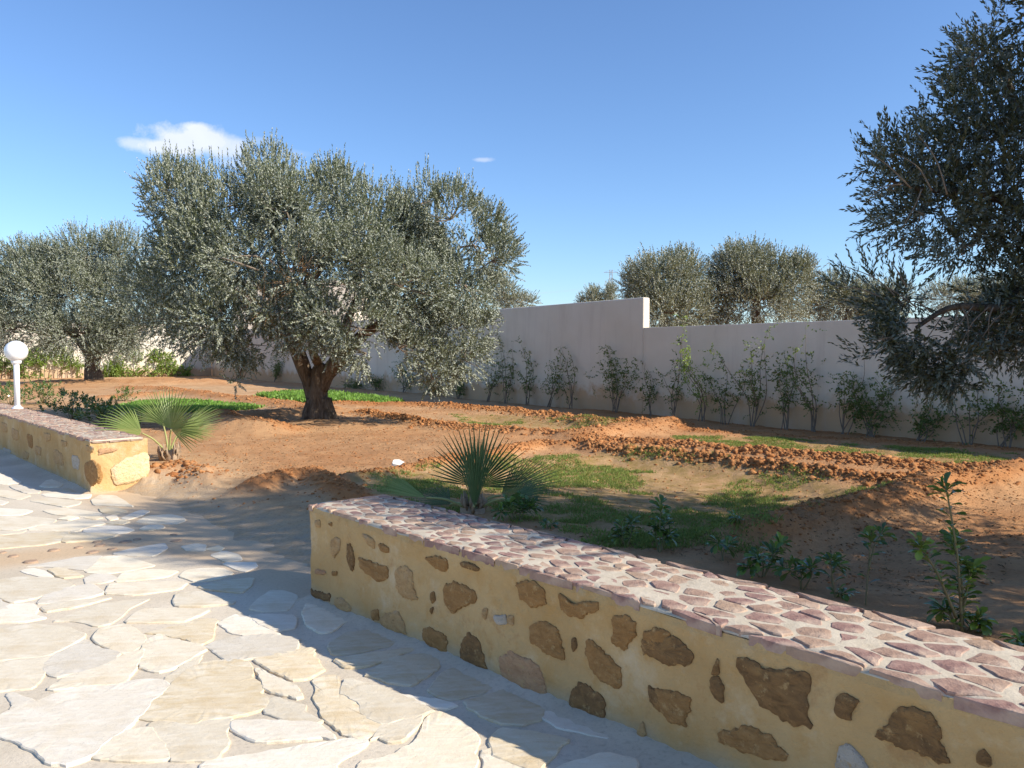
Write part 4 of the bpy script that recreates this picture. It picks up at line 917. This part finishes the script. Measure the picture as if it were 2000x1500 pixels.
def creeper(label, px0, px1, top, n, mat, K=10):
    Os = []; Ds = []
    a0s = []
    p_ = Lpt(0, .1, 0); nL = Vector((-BU.x, -BU.y, 0))
    def hitL(px, py): return plane_hit(px, py, Lpt(0, .25, 0), nL)
    base = hitL((px0 + px1) / 2, 742); t = thing('creeper', label, 'creeper', (base.x, base.y, GZ), 'leafy creepers on the sunlit end wall'); mb = MB()
    for i in range(n):
        u = rs.rand(); px = px0 + (px1 - px0) * u; hgt = (1 - (2 * u - 1) ** 2 * .6) * rs.uniform(.1, 1); py = 742 - (742 - top) * hgt
        if vnoise(px * .06, py * .08, 1) < .36: continue
        p = hitL(px, py) + Vector((0, 0, 0)); p = p + nL * rs.uniform(-.25, .2); Os.append(p); Ds.append(rs.randn(3) + np.array([0, -.4, .3]))
    for i in range(9):
        px = px0 + (px1 - px0) * (i + .5) / 9; mb.add(tube([v - t.location for v in spline([hitL(px, 745), hitL(px + R.uniform(-6, 6), 720), hitL(px + R.uniform(-10, 10), top + 12)], 6)], lerp_r([.03, .02, .01], 6), 4))
    V, F, rn = shoots(np.array(Os), unit(np.array(Ds)), rs.uniform(.2, .45, len(Os)), K, .13, .075, rs, 1.0)
    mb.build('stem', TWIG, t); link('foliage', mesh_np('foliage', V - np.array(t.location), F, False, {'rnd': rn}), mat, t)
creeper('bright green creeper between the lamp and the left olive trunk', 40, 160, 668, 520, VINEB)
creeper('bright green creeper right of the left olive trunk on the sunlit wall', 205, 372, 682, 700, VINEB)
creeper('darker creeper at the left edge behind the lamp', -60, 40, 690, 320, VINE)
vine('dark creeper seen left of the big olive trunk', 545, 690, 40, 6, 0, dens=2.0, group=None)
# ------------------------------------------------------------------ fan palms
def frond(parent, base, hub, axis, nrm, rad_, fan, nbl, mat, cup=.15, pr=.012, droopy=.1, closed=0):
    o0 = parent.location; b = Vector(base) - o0; h = Vector(hub) - o0; ax = Vector(axis).normalized(); n_ = Vector(nrm); n_ = (n_ - ax * n_.dot(ax)).normalized(); sd = ax.cross(n_)
    mb = MB(); m_ = b.lerp(h, .55) + Vector((0, 0, .04)); mb.add(tube(spline([b, m_, h], 8), lerp_r([pr * 1.4, pr, pr * .8], 8), 5))
    st_ = mb.build('petiole', PSTEM, parent)
    vs = []; fs = []; rn = []
    for i in range(nbl):
        th = (i / (nbl - 1) - .5) * 2 * fan; L = rad_ * (1 - .22 * abs(th / fan) ** 2) * R.uniform(.93, 1.05); dth = fan / (nbl - 1) * .92
        def pt(r, a, up): return h + (ax * math.cos(a) + sd * math.sin(a)) * r + n_ * (up + cup * r * (r / rad_) * abs(math.sin(a)) * closed) 
        split = .46; rows = []
        wob = R.uniform(-.015, .015)
        for f in (.03, .25, .46, .6, .75, .89, 1.0):
            r = L * f; hw = dth * r * .92 if f <= split else dth * L * split * (1 - ((f - split) / (1 - split)) ** 1.3) * .8 + .0012
            ang = hw / max(r, 1e-3); dr = -droopy * L * max(0, f - .45) ** 2 * R.uniform(.8, 1.4)
            mid = pt(r, th + wob * f, .0) + Vector((0, 0, dr)); lft = pt(r, th - ang + wob * f, .75 * hw) + Vector((0, 0, dr)); rgt = pt(r, th + ang + wob * f, .75 * hw) + Vector((0, 0, dr))
            rows.append((lft, mid, rgt))
        q0 = len(vs); rv = R.random()
        for a, b_, c_ in rows: vs += [a, b_, c_]; rn += [rv, rv, rv]
        for k in range(len(rows) - 1):
            e = q0 + 3 * k; fs += [(e, e + 1, e + 4, e + 3), (e + 1, e + 2, e + 5, e + 4)]
    me = mesh('frond', vs, fs); at = me.attributes.new('rnd', 'FLOAT', 'POINT'); at.data.foreach_set('value', rn)
    f_ = link('frond', me, mat, parent); return f_
p1 = P(331, 908, .12); p1.z = gz(p1.x, p1.y); d1 = p1.y
palm = thing('fan_palm', 'small light green fan palm growing beside the end of the lamp wall', 'palm', p1)
def q1(px, py, dd=0): return PD(px, py, d1 + dd)
crn = q1(330, 888)
frond(palm, crn, q1(277, 846, -.25), (-.86, -.25, .35), (.2, -.75, .62), .60, .95, 22, PALM, droopy=.3)
frond(palm, crn, q1(318, 826, .25), (-.5, .35, .75), (.1, -.9, .3), .56, .95, 26, PALM)
frond(palm, crn, q1(334, 838, -.1), (.35, -.1, .62), (-.1, -.9, .35), .58, 1.75, 34, PALM, droopy=.12)
frond(palm, crn, q1(352, 842, .1), (.9, .1, .38), (-.1, -.7, .75), .60, .8, 26, PALM, droopy=.15)
frond(palm, crn, q1(350, 850, .4), (.75, .6, .25), (0, -.5, .8), .5, .9, 24, PALM, droopy=.2)
mb = MB(); lp = palm.location
mb.add(tube([v - lp for v in [p1 - Vector((0, 0, .08)), p1 + Vector((0, 0, .05)), p1 + Vector((0, 0, .12)), crn]], [.11, .12, .09, .05], 12, .2))
for i in range(26):
    a = R.uniform(0, 6.28); h0 = R.uniform(0, .1); q = Vector((math.cos(a) * .09, math.sin(a) * .09, h0)); mb.add(tube([q, q + Vector((math.cos(a) * .05, math.sin(a) * .05, .06)), q + Vector((math.cos(a) * .045, math.sin(a) * .045, .14))], [.02, .016, .003], 4))
mb.build('trunk', FIBRE, palm)
p2 = P(925, 1003, .12); p2.z = gz(p2.x, p2.y); d2 = p2.y
palm2 = thing('fan_palm', 'dark green fan palm standing upright behind the near wall coping', 'palm', p2)
def q2(px, py, dd=0): return PD(px, py, d2 + dd)
cr2 = q2(925, 1000)
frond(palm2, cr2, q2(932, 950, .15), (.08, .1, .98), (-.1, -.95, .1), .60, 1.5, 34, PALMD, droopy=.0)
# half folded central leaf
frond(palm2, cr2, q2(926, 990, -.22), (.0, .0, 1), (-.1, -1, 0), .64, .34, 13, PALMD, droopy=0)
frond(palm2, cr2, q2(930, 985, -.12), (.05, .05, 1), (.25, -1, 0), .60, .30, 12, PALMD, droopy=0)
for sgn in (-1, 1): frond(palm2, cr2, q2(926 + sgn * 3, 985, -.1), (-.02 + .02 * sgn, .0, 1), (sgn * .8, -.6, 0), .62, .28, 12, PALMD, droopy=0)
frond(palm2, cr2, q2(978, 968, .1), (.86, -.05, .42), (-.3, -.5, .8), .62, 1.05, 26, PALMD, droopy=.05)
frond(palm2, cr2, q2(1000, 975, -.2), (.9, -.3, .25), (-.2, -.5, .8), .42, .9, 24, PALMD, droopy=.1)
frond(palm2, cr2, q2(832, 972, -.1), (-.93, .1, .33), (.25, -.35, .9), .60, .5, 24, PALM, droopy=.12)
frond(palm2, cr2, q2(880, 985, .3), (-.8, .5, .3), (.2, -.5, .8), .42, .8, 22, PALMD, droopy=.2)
mb = MB(); lp = palm2.location; mb.add(tube([v - lp for v in [p2 - Vector((0, 0, .1)), p2 + Vector((0, 0, .05)), cr2 + Vector((0, 0, .03))]], [.10, .11, .05], 12, .2))
for i in range(20):
    a = R.uniform(0, 6.28); q = Vector((math.cos(a) * .08, math.sin(a) * .08, R.uniform(0, .08))); mb.add(tube([q, q + Vector((math.cos(a) * .04, math.sin(a) * .04, .06)), q + Vector((math.cos(a) * .04, math.sin(a) * .04, .13))], [.02, .015, .003], 4))
mb.build('trunk', FIBRE, palm2)
# ------------------------------------------------------------------ glossy leaved shrubs: each leaf a piece of its own
def leaf_mesh(nm, mat, L=1.0, W_=.36):
    prof = [(0, .02), (.2, .10), (.45, .26), (.7, .5), (.88, .46), (1.0, .0)]
    vs = []; fs = []
    for i, (x, w) in enumerate(prof):
        z = .10 * math.sin(x * 3.0) - .12 * x * x
        vs += [(x, -w * W_ , z + w * .10), (x, 0, z), (x, w * W_, z + w * .10)]
    for i in range(len(prof) - 1): e = 3 * i; fs += [(e, e + 3, e + 4, e + 1), (e + 1, e + 4, e + 5, e + 2)]
    me = mesh(nm, vs, fs, True); at = me.attributes.new('rnd', 'FLOAT', 'POINT'); r_ = R.random(); at.data.foreach_set('value', [r_] * len(vs)); me.materials.append(mat); return me
LM = [leaf_mesh('leaf', PITT) for i in range(5)]; LN = [leaf_mesh('leaf', PITT2) for i in range(3)]
def put_leaf(parent, p, d, L, new=False, w=1.0):
    d = Vector(d).normalized(); z = Vector((0, 0, 1)) + Vector((R.gauss(0, .35), R.gauss(0, .35), 0)); y = z.cross(d).normalized(); z = d.cross(y)
    o = bpy.data.objects.new('leaf', R.choice(LN if new else LM)); C.collection.objects.link(o); o.parent = parent
    M_ = Matrix((d, y, z)).transposed().to_4x4() @ Matrix.Diagonal((L, L * w, L, 1)); M_.translation = p; o.matrix_local = M_
def rosette(t, p, d, n, L, new=.2):
    d = Vector(d).normalized(); a = d.cross(Vector((.3, .8, .2))).normalized(); b = d.cross(a)
    for i in range(n):
        an = i * 2.4; el_ = R.uniform(.25, 1.25) if i < n * .6 else R.uniform(1.0, 1.5)
        q = d * math.cos(el_) + (a * math.cos(an) + b * math.sin(an)) * math.sin(el_); put_leaf(t, p - d * R.uniform(0, L * .5), q, L * R.uniform(.75, 1.15), R.random() < new)
def stem_leaves(t, pts, n, L, new=.15, lo=.35):
    n = int(n * 1.5)
    for i in range(n):
        u = lo + (1 - lo) * i / n; k = u * (len(pts) - 1); j = min(int(k), len(pts) - 2); p = pts[j].lerp(pts[j + 1], k - j); an = i * 2.4 + R.uniform(-.3, .3)
        put_leaf(t, p, (math.cos(an), math.sin(an), R.uniform(.1, .8)), 1.15 * L * R.uniform(.7, 1.1), R.random() < new)
def shrub(label, base, stems, L, group='young shrubs planted behind the near wall', new=.15, rn=11, sl_=10, z0=None, name='shrub', lo=.35, r0=.006):
    """base px; stems: list of (px, py, dd) tips seen in the photo"""
    b = P(base[0], base[1], .12); b.z = gz(b.x, b.y); d = b.y; t = thing(name, label, 'shrub', b, group); mb = MB()
    for tp in stems:
        q = PD(tp[0], tp[1] , d + tp[2]); org = b if len(tp) < 4 else PD(tp[3], tp[4], d)
        mid = org.lerp(q, .5) + Vector((R.gauss(0, .02), R.gauss(0, .03), .02)); pts = [v - b for v in spline([org - Vector((0, 0, .03)), mid, q], 8)]
        mb.add(tube(pts, lerp_r([r0, r0 * .7, r0 * .4], 8), 5)); rosette(t, pts[-1], pts[-1] - pts[-3], int(rn * 1.45), L * 1.12, new); stem_leaves(t, pts, sl_, L * .9, new, lo)
    mb.build('stem', STEM, t); return t
tall = shrub('tallest young shrub, lit glossy leaves, standing at the wall edge lower right', (1880, 1242), [(1848, 952, 0), (1795, 1065, -.05, 1868, 1195), (1900, 1110, .05, 1880, 1190), (1915, 1215, 0, 1885, 1243), (1835, 1190, .1, 1870, 1225), (1862, 1060, .06)], .084, new=.3, rn=11, sl_=22, lo=.2, r0=.009)
shrub('single stemmed shrub with a leafy tuft on top, left of the tallest shrub', (1690, 1185), [(1702, 1050, 0), (1725, 1040, .1, 1697, 1100)], .075, sl_=7, lo=.3)
shrub('short shrub with bare foot between two taller neighbours', (1633, 1172), [(1622, 1092, 0), (1640, 1100, .1), (1650, 1165, 0)], .08, sl_=5)
shrub('low spreading shrub leaning over the coping', (1565, 1150), [(1530, 1110, 0), (1560, 1105, .1), (1582, 1110, -.05)], .085, sl_=6)
shrub('broad leafy shrub touching the coping with lit lower leaves', (1488, 1130), [(1478, 1088, -.1), (1510, 1080, .1), (1525, 1060, .2), (1460, 1110, -.1)], .085, sl_=8, new=.3)
shrub('dark low shrub left of the broad leafy one', (1412, 1100), [(1400, 1060, 0), (1425, 1065, .1)], .08, sl_=4)
shrub('slim upright shrub in the shade of the basin', (1438, 1070), [(1433, 1012, 0), (1436, 1035, .05)], .06, sl_=5)
shrub('upright bushy shrub in full shade beyond the coping', (1288, 1085), [(1290, 990, 0), (1300, 1015, .1), (1280, 1030, .05), (1305, 1045, 0)], .085, sl_=10)
shrub('small shrub in full shade left of the upright bushy one', (1222, 1072), [(1215, 1030, 0), (1232, 1022, .1), (1205, 1045, 0)], .08, sl_=7)
shrub('dark shrub under the right frond of the upright palm', (1015, 1020), [(990, 985, 0), (1010, 975, .1), (1030, 985, .05), (1045, 992, 0), (975, 1000, -.1)], .085, sl_=9)
shrub('tiny shrub alone beside the coping', (1073, 1035), [(1065, 1024, 0), (1082, 1028, .1)], .07, sl_=3, rn=7)
shrub('clipped shrub at the right edge beside the coping', (1995, 1290), [(1975, 1270, 0), (2005, 1255, .1), (1985, 1250, .1)], .07, sl_=6)
# shrubs behind the lamp wall (leaves too small to pick out)
def bush(label, px, py, w, h, n, mat, L=.085, group='shrubs behind the lamp wall'):
    b = P(px, py, .12); b.z = gz(b.x, b.y); t = thing('shrub', label, 'shrub', b, group); W_ = w / FPX * b.y; H_ = h / FPX * b.y; mb = MB()
    O = rs.randn(n, 3) * np.array([W_ * .26, W_ * .22, 0]); O[:, 2] = rs.uniform(.15, 1, n) * H_ * (1 - np.clip((O[:, 0] / W_) ** 2 * 2.2, 0, .7)); D = unit(O * np.array([1, 1, .4]) / W_ + np.array([0, 0, .7]) + .3 * rs.randn(n, 3))
    for i in range(min(n, 14)): mb.add(tube([Vector((0, 0, -.05)), Vector(O[i]) * .5, Vector(O[i])], [.012, .009, .005], 4))
    V, F, rn = shoots(O, D, rs.uniform(.10, .2, n), 12, L, L * .38, rs, 1.1)
    mb.build('stem', STEM, t); link('foliage', mesh_np('foliage', V, F, False, {'rnd': rn}), mat, t)
bush('rounded dark green shrub directly behind the lamp wall', 140, 822, 110, 52, 90, PITT)
bush('shrub between the lamp wall and the light green palm', 205, 832, 80, 45, 70, PITT)
bush('little dark shrub on the soil above the light green palm', 242, 786, 30, 20, 26, PITT)
bush('shaded bush at the left edge behind the lamp post', 20, 792, 90, 42, 80, PITT)
bush('shaded bush just right of the lamp post', 85, 790, 70, 40, 60, PITT)
bush('low shrub by the mortar step right of the lamp wall shrubs', 262, 838, 26, 24, 24, PITT)
# ------------------------------------------------------------------ ground cover, clods, litter (nobody could count them)
def scatter(n, poly=None, line=None, w=.4, rs=rs):
    if poly is not None:
        a = np.array(poly); lo, hi = a.min(0), a.max(0); q = rs.rand(n * 3, 2) * (hi - lo) + lo; q = q[inpoly(q[:, 0], q[:, 1], poly)][:n]; return q
    L = [math.hypot(b[0] - a[0], b[1] - a[1]) for a, b in zip(line[:-1], line[1:])]; c = np.cumsum([0] + L); u = rs.rand(n) * c[-1]; k = np.clip(np.searchsorted(c, u) - 1, 0, len(L) - 1)
    A = np.array(line); t = ((u - c[k]) / np.array(L)[k])[:, None]; return A[k] * (1 - t) + A[k + 1] * t + rs.randn(n, 2) * w
def tufts(name, q, hgt, lw, per, mat, label, dist_scale=False, spread=.03, thr=.45, sc=1.6):
    nn = fbm(q[:, 0], q[:, 1], sc, 4, 0); q = q[nn > thr]; z = soil_z(q[:, 0], q[:, 1]); n = len(q)
    B = np.repeat(np.stack([q[:, 0], q[:, 1], z], -1), per, 0); B[:, :2] += rs.randn(n * per, 2) * spread
    D = unit(rs.randn(n * per, 3) * np.array([.7, .7, .25]) + np.array([0, 0, .9])); S = unit(np.cross(D, rs.randn(n * per, 3)))
    V, F = leaves_np(B - np.array([0, 0, .005]), D, S, hgt * rs.uniform(.5, 1.3, n * per), lw * rs.uniform(.7, 1.3, n * per))
    o = link(name, mesh_np(name, V, F, False, {'rnd': np.repeat(rs.rand(n * per), 4)}), mat); return tag(o, label, 'ground cover', kind='stuff')
q = np.concatenate([scatter(13000, GRASS[0][0]), scatter(1500, GRASS[3][0])])
tufts('grass', q, .040, .009, 7, HERB, 'sparse young grass in the half shaded basin behind the near wall', thr=.50)
q = scatter(7500, GRASS[1][0]); tufts('grass', q, .035, .010, 6, HERB, 'thin grass strip between the clod ridges and the boundary wall', thr=.46)
q = scatter(3800, GRASS[2][0]); tufts('grass', q, .035, .012, 6, HERB, 'thin grass in the basin right of the big olive', thr=.46)
lush1 = PXL([(505, 773), (560, 768), (640, 770), (720, 777), (782, 785), (700, 788), (560, 783)]); lush2 = PXL([(200, 800), (280, 786), (330, 782), (430, 786), (510, 795), (440, 803), (300, 808)])
tufts('leafy_crop', scatter(3600, lush1), .16, .075, 5, LUSH, 'bright green leafy crop behind the big olive trunk', spread=.08, thr=.3)
tufts('leafy_crop', scatter(3200, lush2), .11, .05, 5, LUSH, 'green leafy crop behind the light green palm', spread=.07, thr=.34)
# clods of earth
ico = np.array([[0, 0, 1], [.89, 0, .45], [.28, .85, .45], [-.72, .53, .45], [-.72, -.53, .45], [.28, -.85, .45], [.72, .53, -.45], [-.28, .85, -.45], [-.89, 0, -.45], [-.28, -.85, -.45], [.72, -.53, -.45], [0, 0, -1]])
icf = np.array([[0, 1, 2], [0, 2, 3], [0, 3, 4], [0, 4, 5], [0, 5, 1], [1, 6, 2], [2, 7, 3], [3, 8, 4], [4, 9, 5], [5, 10, 1], [6, 7, 2], [7, 8, 3], [8, 9, 4], [9, 10, 5], [10, 6, 1], [11, 7, 6], [11, 8, 7], [11, 9, 8], [11, 10, 9], [11, 6, 10]])
def blobs(name, q, size, mat, label, flat=.7, cat='soil'):
    n = len(q); z = soil_z(q[:, 0], q[:, 1]); V = ico[None] * rs.uniform(.6, 1.35, (n, 12, 1)) * (size[:, None, None]) * rs.uniform(.75, 1.2, (n, 12, 3)) * np.stack([rs.uniform(.7, 1.3, n), rs.uniform(.7, 1.3, n), np.full(n, flat)], -1)[:, None, :]
    an = rs.rand(n) * 6.28; c, s = np.cos(an), np.sin(an); X = V[..., 0] * c[:, None] - V[..., 1] * s[:, None]; Y = V[..., 0] * s[:, None] + V[..., 1] * c[:, None]
    V = np.stack([X + q[:, :1], Y + q[:, 1:], V[..., 2] + z[:, None]], -1); F = icf[None] + (np.arange(n) * 12)[:, None, None]
    o = link(name, mesh_np(name, V.reshape(-1, 3), F.reshape(-1, 3), False, {'rnd': np.repeat(rs.rand(n), 12)}), mat); return tag(o, label, cat, kind='stuff')
Q = []; SZ = []
for (pts, h, w, rg, rd), dn in zip(RIDGES, (7600, 6800, 900, 1400, 3800, 4400, 1300, 600, 900, 1400, 1800, 800, 1000, 800, 300, 380)):
    a = scatter(dn, line=pts, w=w * .5); Q.append(a); dd = np.hypot(a[:, 0], a[:, 1]); SZ.append(np.clip(rs.lognormal(-4.35, .62, len(a)), .005, .05) * (1 if rg > .6 else .7))
q = np.concatenate(Q); sz = np.concatenate(SZ); t_ = (q[:, 0] - A0.x) * NB.x + (q[:, 1] - A0.y) * NB.y; k = t_ > .7
blobs('soil_clods', q[k], sz[k], CLOD, 'red brown clods of dug earth along the basin ridges')
allg = PXL([(300, 960), (620, 990), (700, 960), (1100, 1040), (1900, 1180), (2100, 900), (1900, 850), (850, 790), (400, 770), (250, 800), (350, 900)])
q = scatter(13000, allg); t_ = (q[:, 0] - A0.x) * NB.x + (q[:, 1] - A0.y) * NB.y; q = q[t_ > .65]
blobs('soil_crumbs', q, np.clip(rs.lognormal(-4.7, .5, len(q)), .004, .022), CLOD, 'loose crumbs of earth strewn over the bare soil')
m = M('dry_litter', .9, .1); m.color(m.mix(m.attr('rnd'), (.10, .06, .03), (.30, .20, .10))); LIT = m.m
q = np.concatenate([scatter(2600, PXL([(520, 960), (400, 900), (450, 840), (700, 835), (950, 860), (800, 905), (660, 930)])), scatter(3500, PXL([(1100, 1050), (1900, 1180), (2100, 1000), (1900, 920), (1500, 1000)]))]); n = len(q); z = soil_z(q[:, 0], q[:, 1])
D = unit(rs.randn(n, 3) * np.array([1, 1, .2])); S = unit(np.cross(D, np.array([0, 0, 1.]) + .5 * rs.randn(n, 3)))
V, F = leaves_np(np.stack([q[:, 0], q[:, 1], z + .008], -1), D, S, rs.uniform(.02, .05, n), rs.uniform(.006, .014, n))
tag(link('leaf_litter', mesh_np('leaf_litter', V, F, False, {'rnd': np.repeat(rs.rand(n), 4)}), LIT), 'dry olive leaves fallen on the soil in front of the big olive', 'leaf litter', kind='stuff')
# white stone slab
c = P(777, 920, .12); zc = gz(c.x, c.y); pts = [Vector(p) for p in ((-.09, -.05), (.03, -.075), (.085, .01), (.0, .07), (-.08, .05))]
c0, vs, fs = slab_data(smooth_poly(pts, 1, .12), R, .05, .008)
m = M('white_stone', .8, .2); m.color(m.mix(m.noise(12), (.62, .58, .50), (.78, .75, .68))); m.bump(m.noise(40), .4, .01)
o = link('stone_block', mesh('stone_block', vs, fs), m.m); o.location = (c.x, c.y, zc + .03); o.rotation_euler = (rad(28), rad(6), rad(8)); tag(o, 'pale broken stone block lying on the soil left of the upright palm', 'stone')
# ------------------------------------------------------------------ globe lamp
lb_ = P(34, 797, WH + .02); ls_, lt_ = st(lb_.x, lb_.y); lamp = thing('globe_lamp', 'white globe lamp on a short white post standing on the left wall', 'lamp', lb_)
H0 = PD(28, 706, lb_.y).z - lb_.z; RG = 20.5 / FPX * lb_.y
def lathe(prof, seg=28):
    vs = []; fs = []
    for r_, z in prof:
        for k in range(seg): vs.append(Vector((r_ * math.cos(6.2832 * k / seg), r_ * math.sin(6.2832 * k / seg), z)))
    for i in range(len(prof) - 1):
        for k in range(seg): k2 = (k + 1) % seg; fs.append((i * seg + k, i * seg + k2, (i + 1) * seg + k2, (i + 1) * seg + k))
    fs.append(tuple(range(seg - 1, -1, -1))); fs.append(tuple(range((len(prof) - 1) * seg, len(prof) * seg))); return vs, fs
pr_ = 5.2 / FPX * lb_.y
MB().add(lathe([(pr_, .0), (pr_, H0 - .04), (pr_ * .95, H0 - .035)])).build('post', PAINT, lamp)
MB().add(lathe([(pr_ * 1.9, -.035), (pr_ * 1.9, .012), (pr_ * 1.3, .02), (pr_ * 1.2, .04)])).build('base_plate', PAINT, lamp)
MB().add(lathe([(pr_ * 1.1, H0 - .05), (pr_ * 1.7, H0 - .03), (pr_ * 1.8, H0 + .012), (pr_ * 1.3, H0 + .02)])).build('collar', PAINT, lamp)
MB().add(lathe([(max(.002, RG * math.sin(a)), H0 + RG * .97 - RG * math.cos(a)) for a in np.linspace(.25, 3.14, 24)], 36)).build('globe', GLOBE, lamp)
# ------------------------------------------------------------------ far building and pylon
hb = thing('house', 'white flat roofed house far behind the big olive crown', 'house', (0, 0, 0))
hd = 75
def Hpt(a, t, z): return Vector((a, hd + t, z))
x0 = PD(455, 600, hd).x; x1 = PD(690, 600, hd).x; zt_ = PD(500, 555, hd).z
bbox('wall', Hpt, x0, x1, 0, 8, -.3, zt_, RENDER, hb, .02)
bbox('parapet', Hpt, x0 - .1, x1 + .1, -.1, 8.1, zt_ + .002, zt_ + .35, RENDER, hb, .02)
for i in range(3):
    xa = x0 + 1.8 + i * 3.4; bbox('window', Hpt, xa, xa + 1.2, -.03, .02, zt_ - 2.4, zt_ - 1.1, GLASS, hb, 0)
pd_ = 520; py0 = PD(1193, 600, pd_); py = thing('pylon', 'steel lattice electricity pylon on the horizon above the boundary wall', 'pylon', (py0.x, py0.y, 0)); ptop = PD(1193, 527, pd_).z; mb = MB()
for sx_ in (-1, 1):
    for sy_ in (-1, 1): mb.add(tube([Vector((sx_ * 3.2, sy_ * 3.2, 0)), Vector((sx_ * .9, sy_ * .9, ptop * .7)), Vector((sx_ * .8, sy_ * .8, ptop))], [.14, .12, .10], 4))
zc_ = np.linspace(0, ptop, 14)
for i in range(13):
    w0 = np.interp(zc_[i], [0, ptop * .7, ptop], [3.2, .9, .8]); w1 = np.interp(zc_[i + 1], [0, ptop * .7, ptop], [3.2, .9, .8])
    for (ax_, ay_, bx_, by_) in ((-1, -1, 1, -1), (1, -1, -1, -1), (-1, 1, 1, 1), (1, 1, -1, 1)): mb.add(tube([Vector((ax_ * w0, ay_ * w0, zc_[i])), Vector((bx_ * w1, by_ * w1, zc_[i + 1]))], [.07, .07], 3))
mb.build('tower', STEEL, py, False)
for zf in (.66, .82, .97):
    MB().add(tube([Vector((-4.6, 0, ptop * zf)), Vector((4.6, 0, ptop * zf))], [.13, .13], 4)).add(tube([Vector((-4.6, 0, ptop * zf)), Vector((0, 0, ptop * (zf + .03)))], [.08, .08], 3)).add(tube([Vector((4.6, 0, ptop * zf)), Vector((0, 0, ptop * (zf + .03)))], [.08, .08], 3)).build('cross_arm', STEEL, py, False)
for (sx_, zf) in ((-4.5, .82), (4.5, .82), (-4.5, .66)):
    a = Vector((sx_, 0, ptop * zf)); e1 = Vector((-190, -60, ptop * zf + 2)); e2 = Vector((260, 120, ptop * zf + 3)); 
    pts = [a.lerp(e1, u) - Vector((0, 0, 4 * u * (1 - u) * 9)) for u in np.linspace(1, 0, 10)] + [a.lerp(e2, u) - Vector((0, 0, 4 * u * (1 - u) * 9)) for u in np.linspace(0, 1, 10)[1:]]
    MB().add(tube(pts, [.035] * len(pts), 3)).build('power_line', STEEL, py, False)
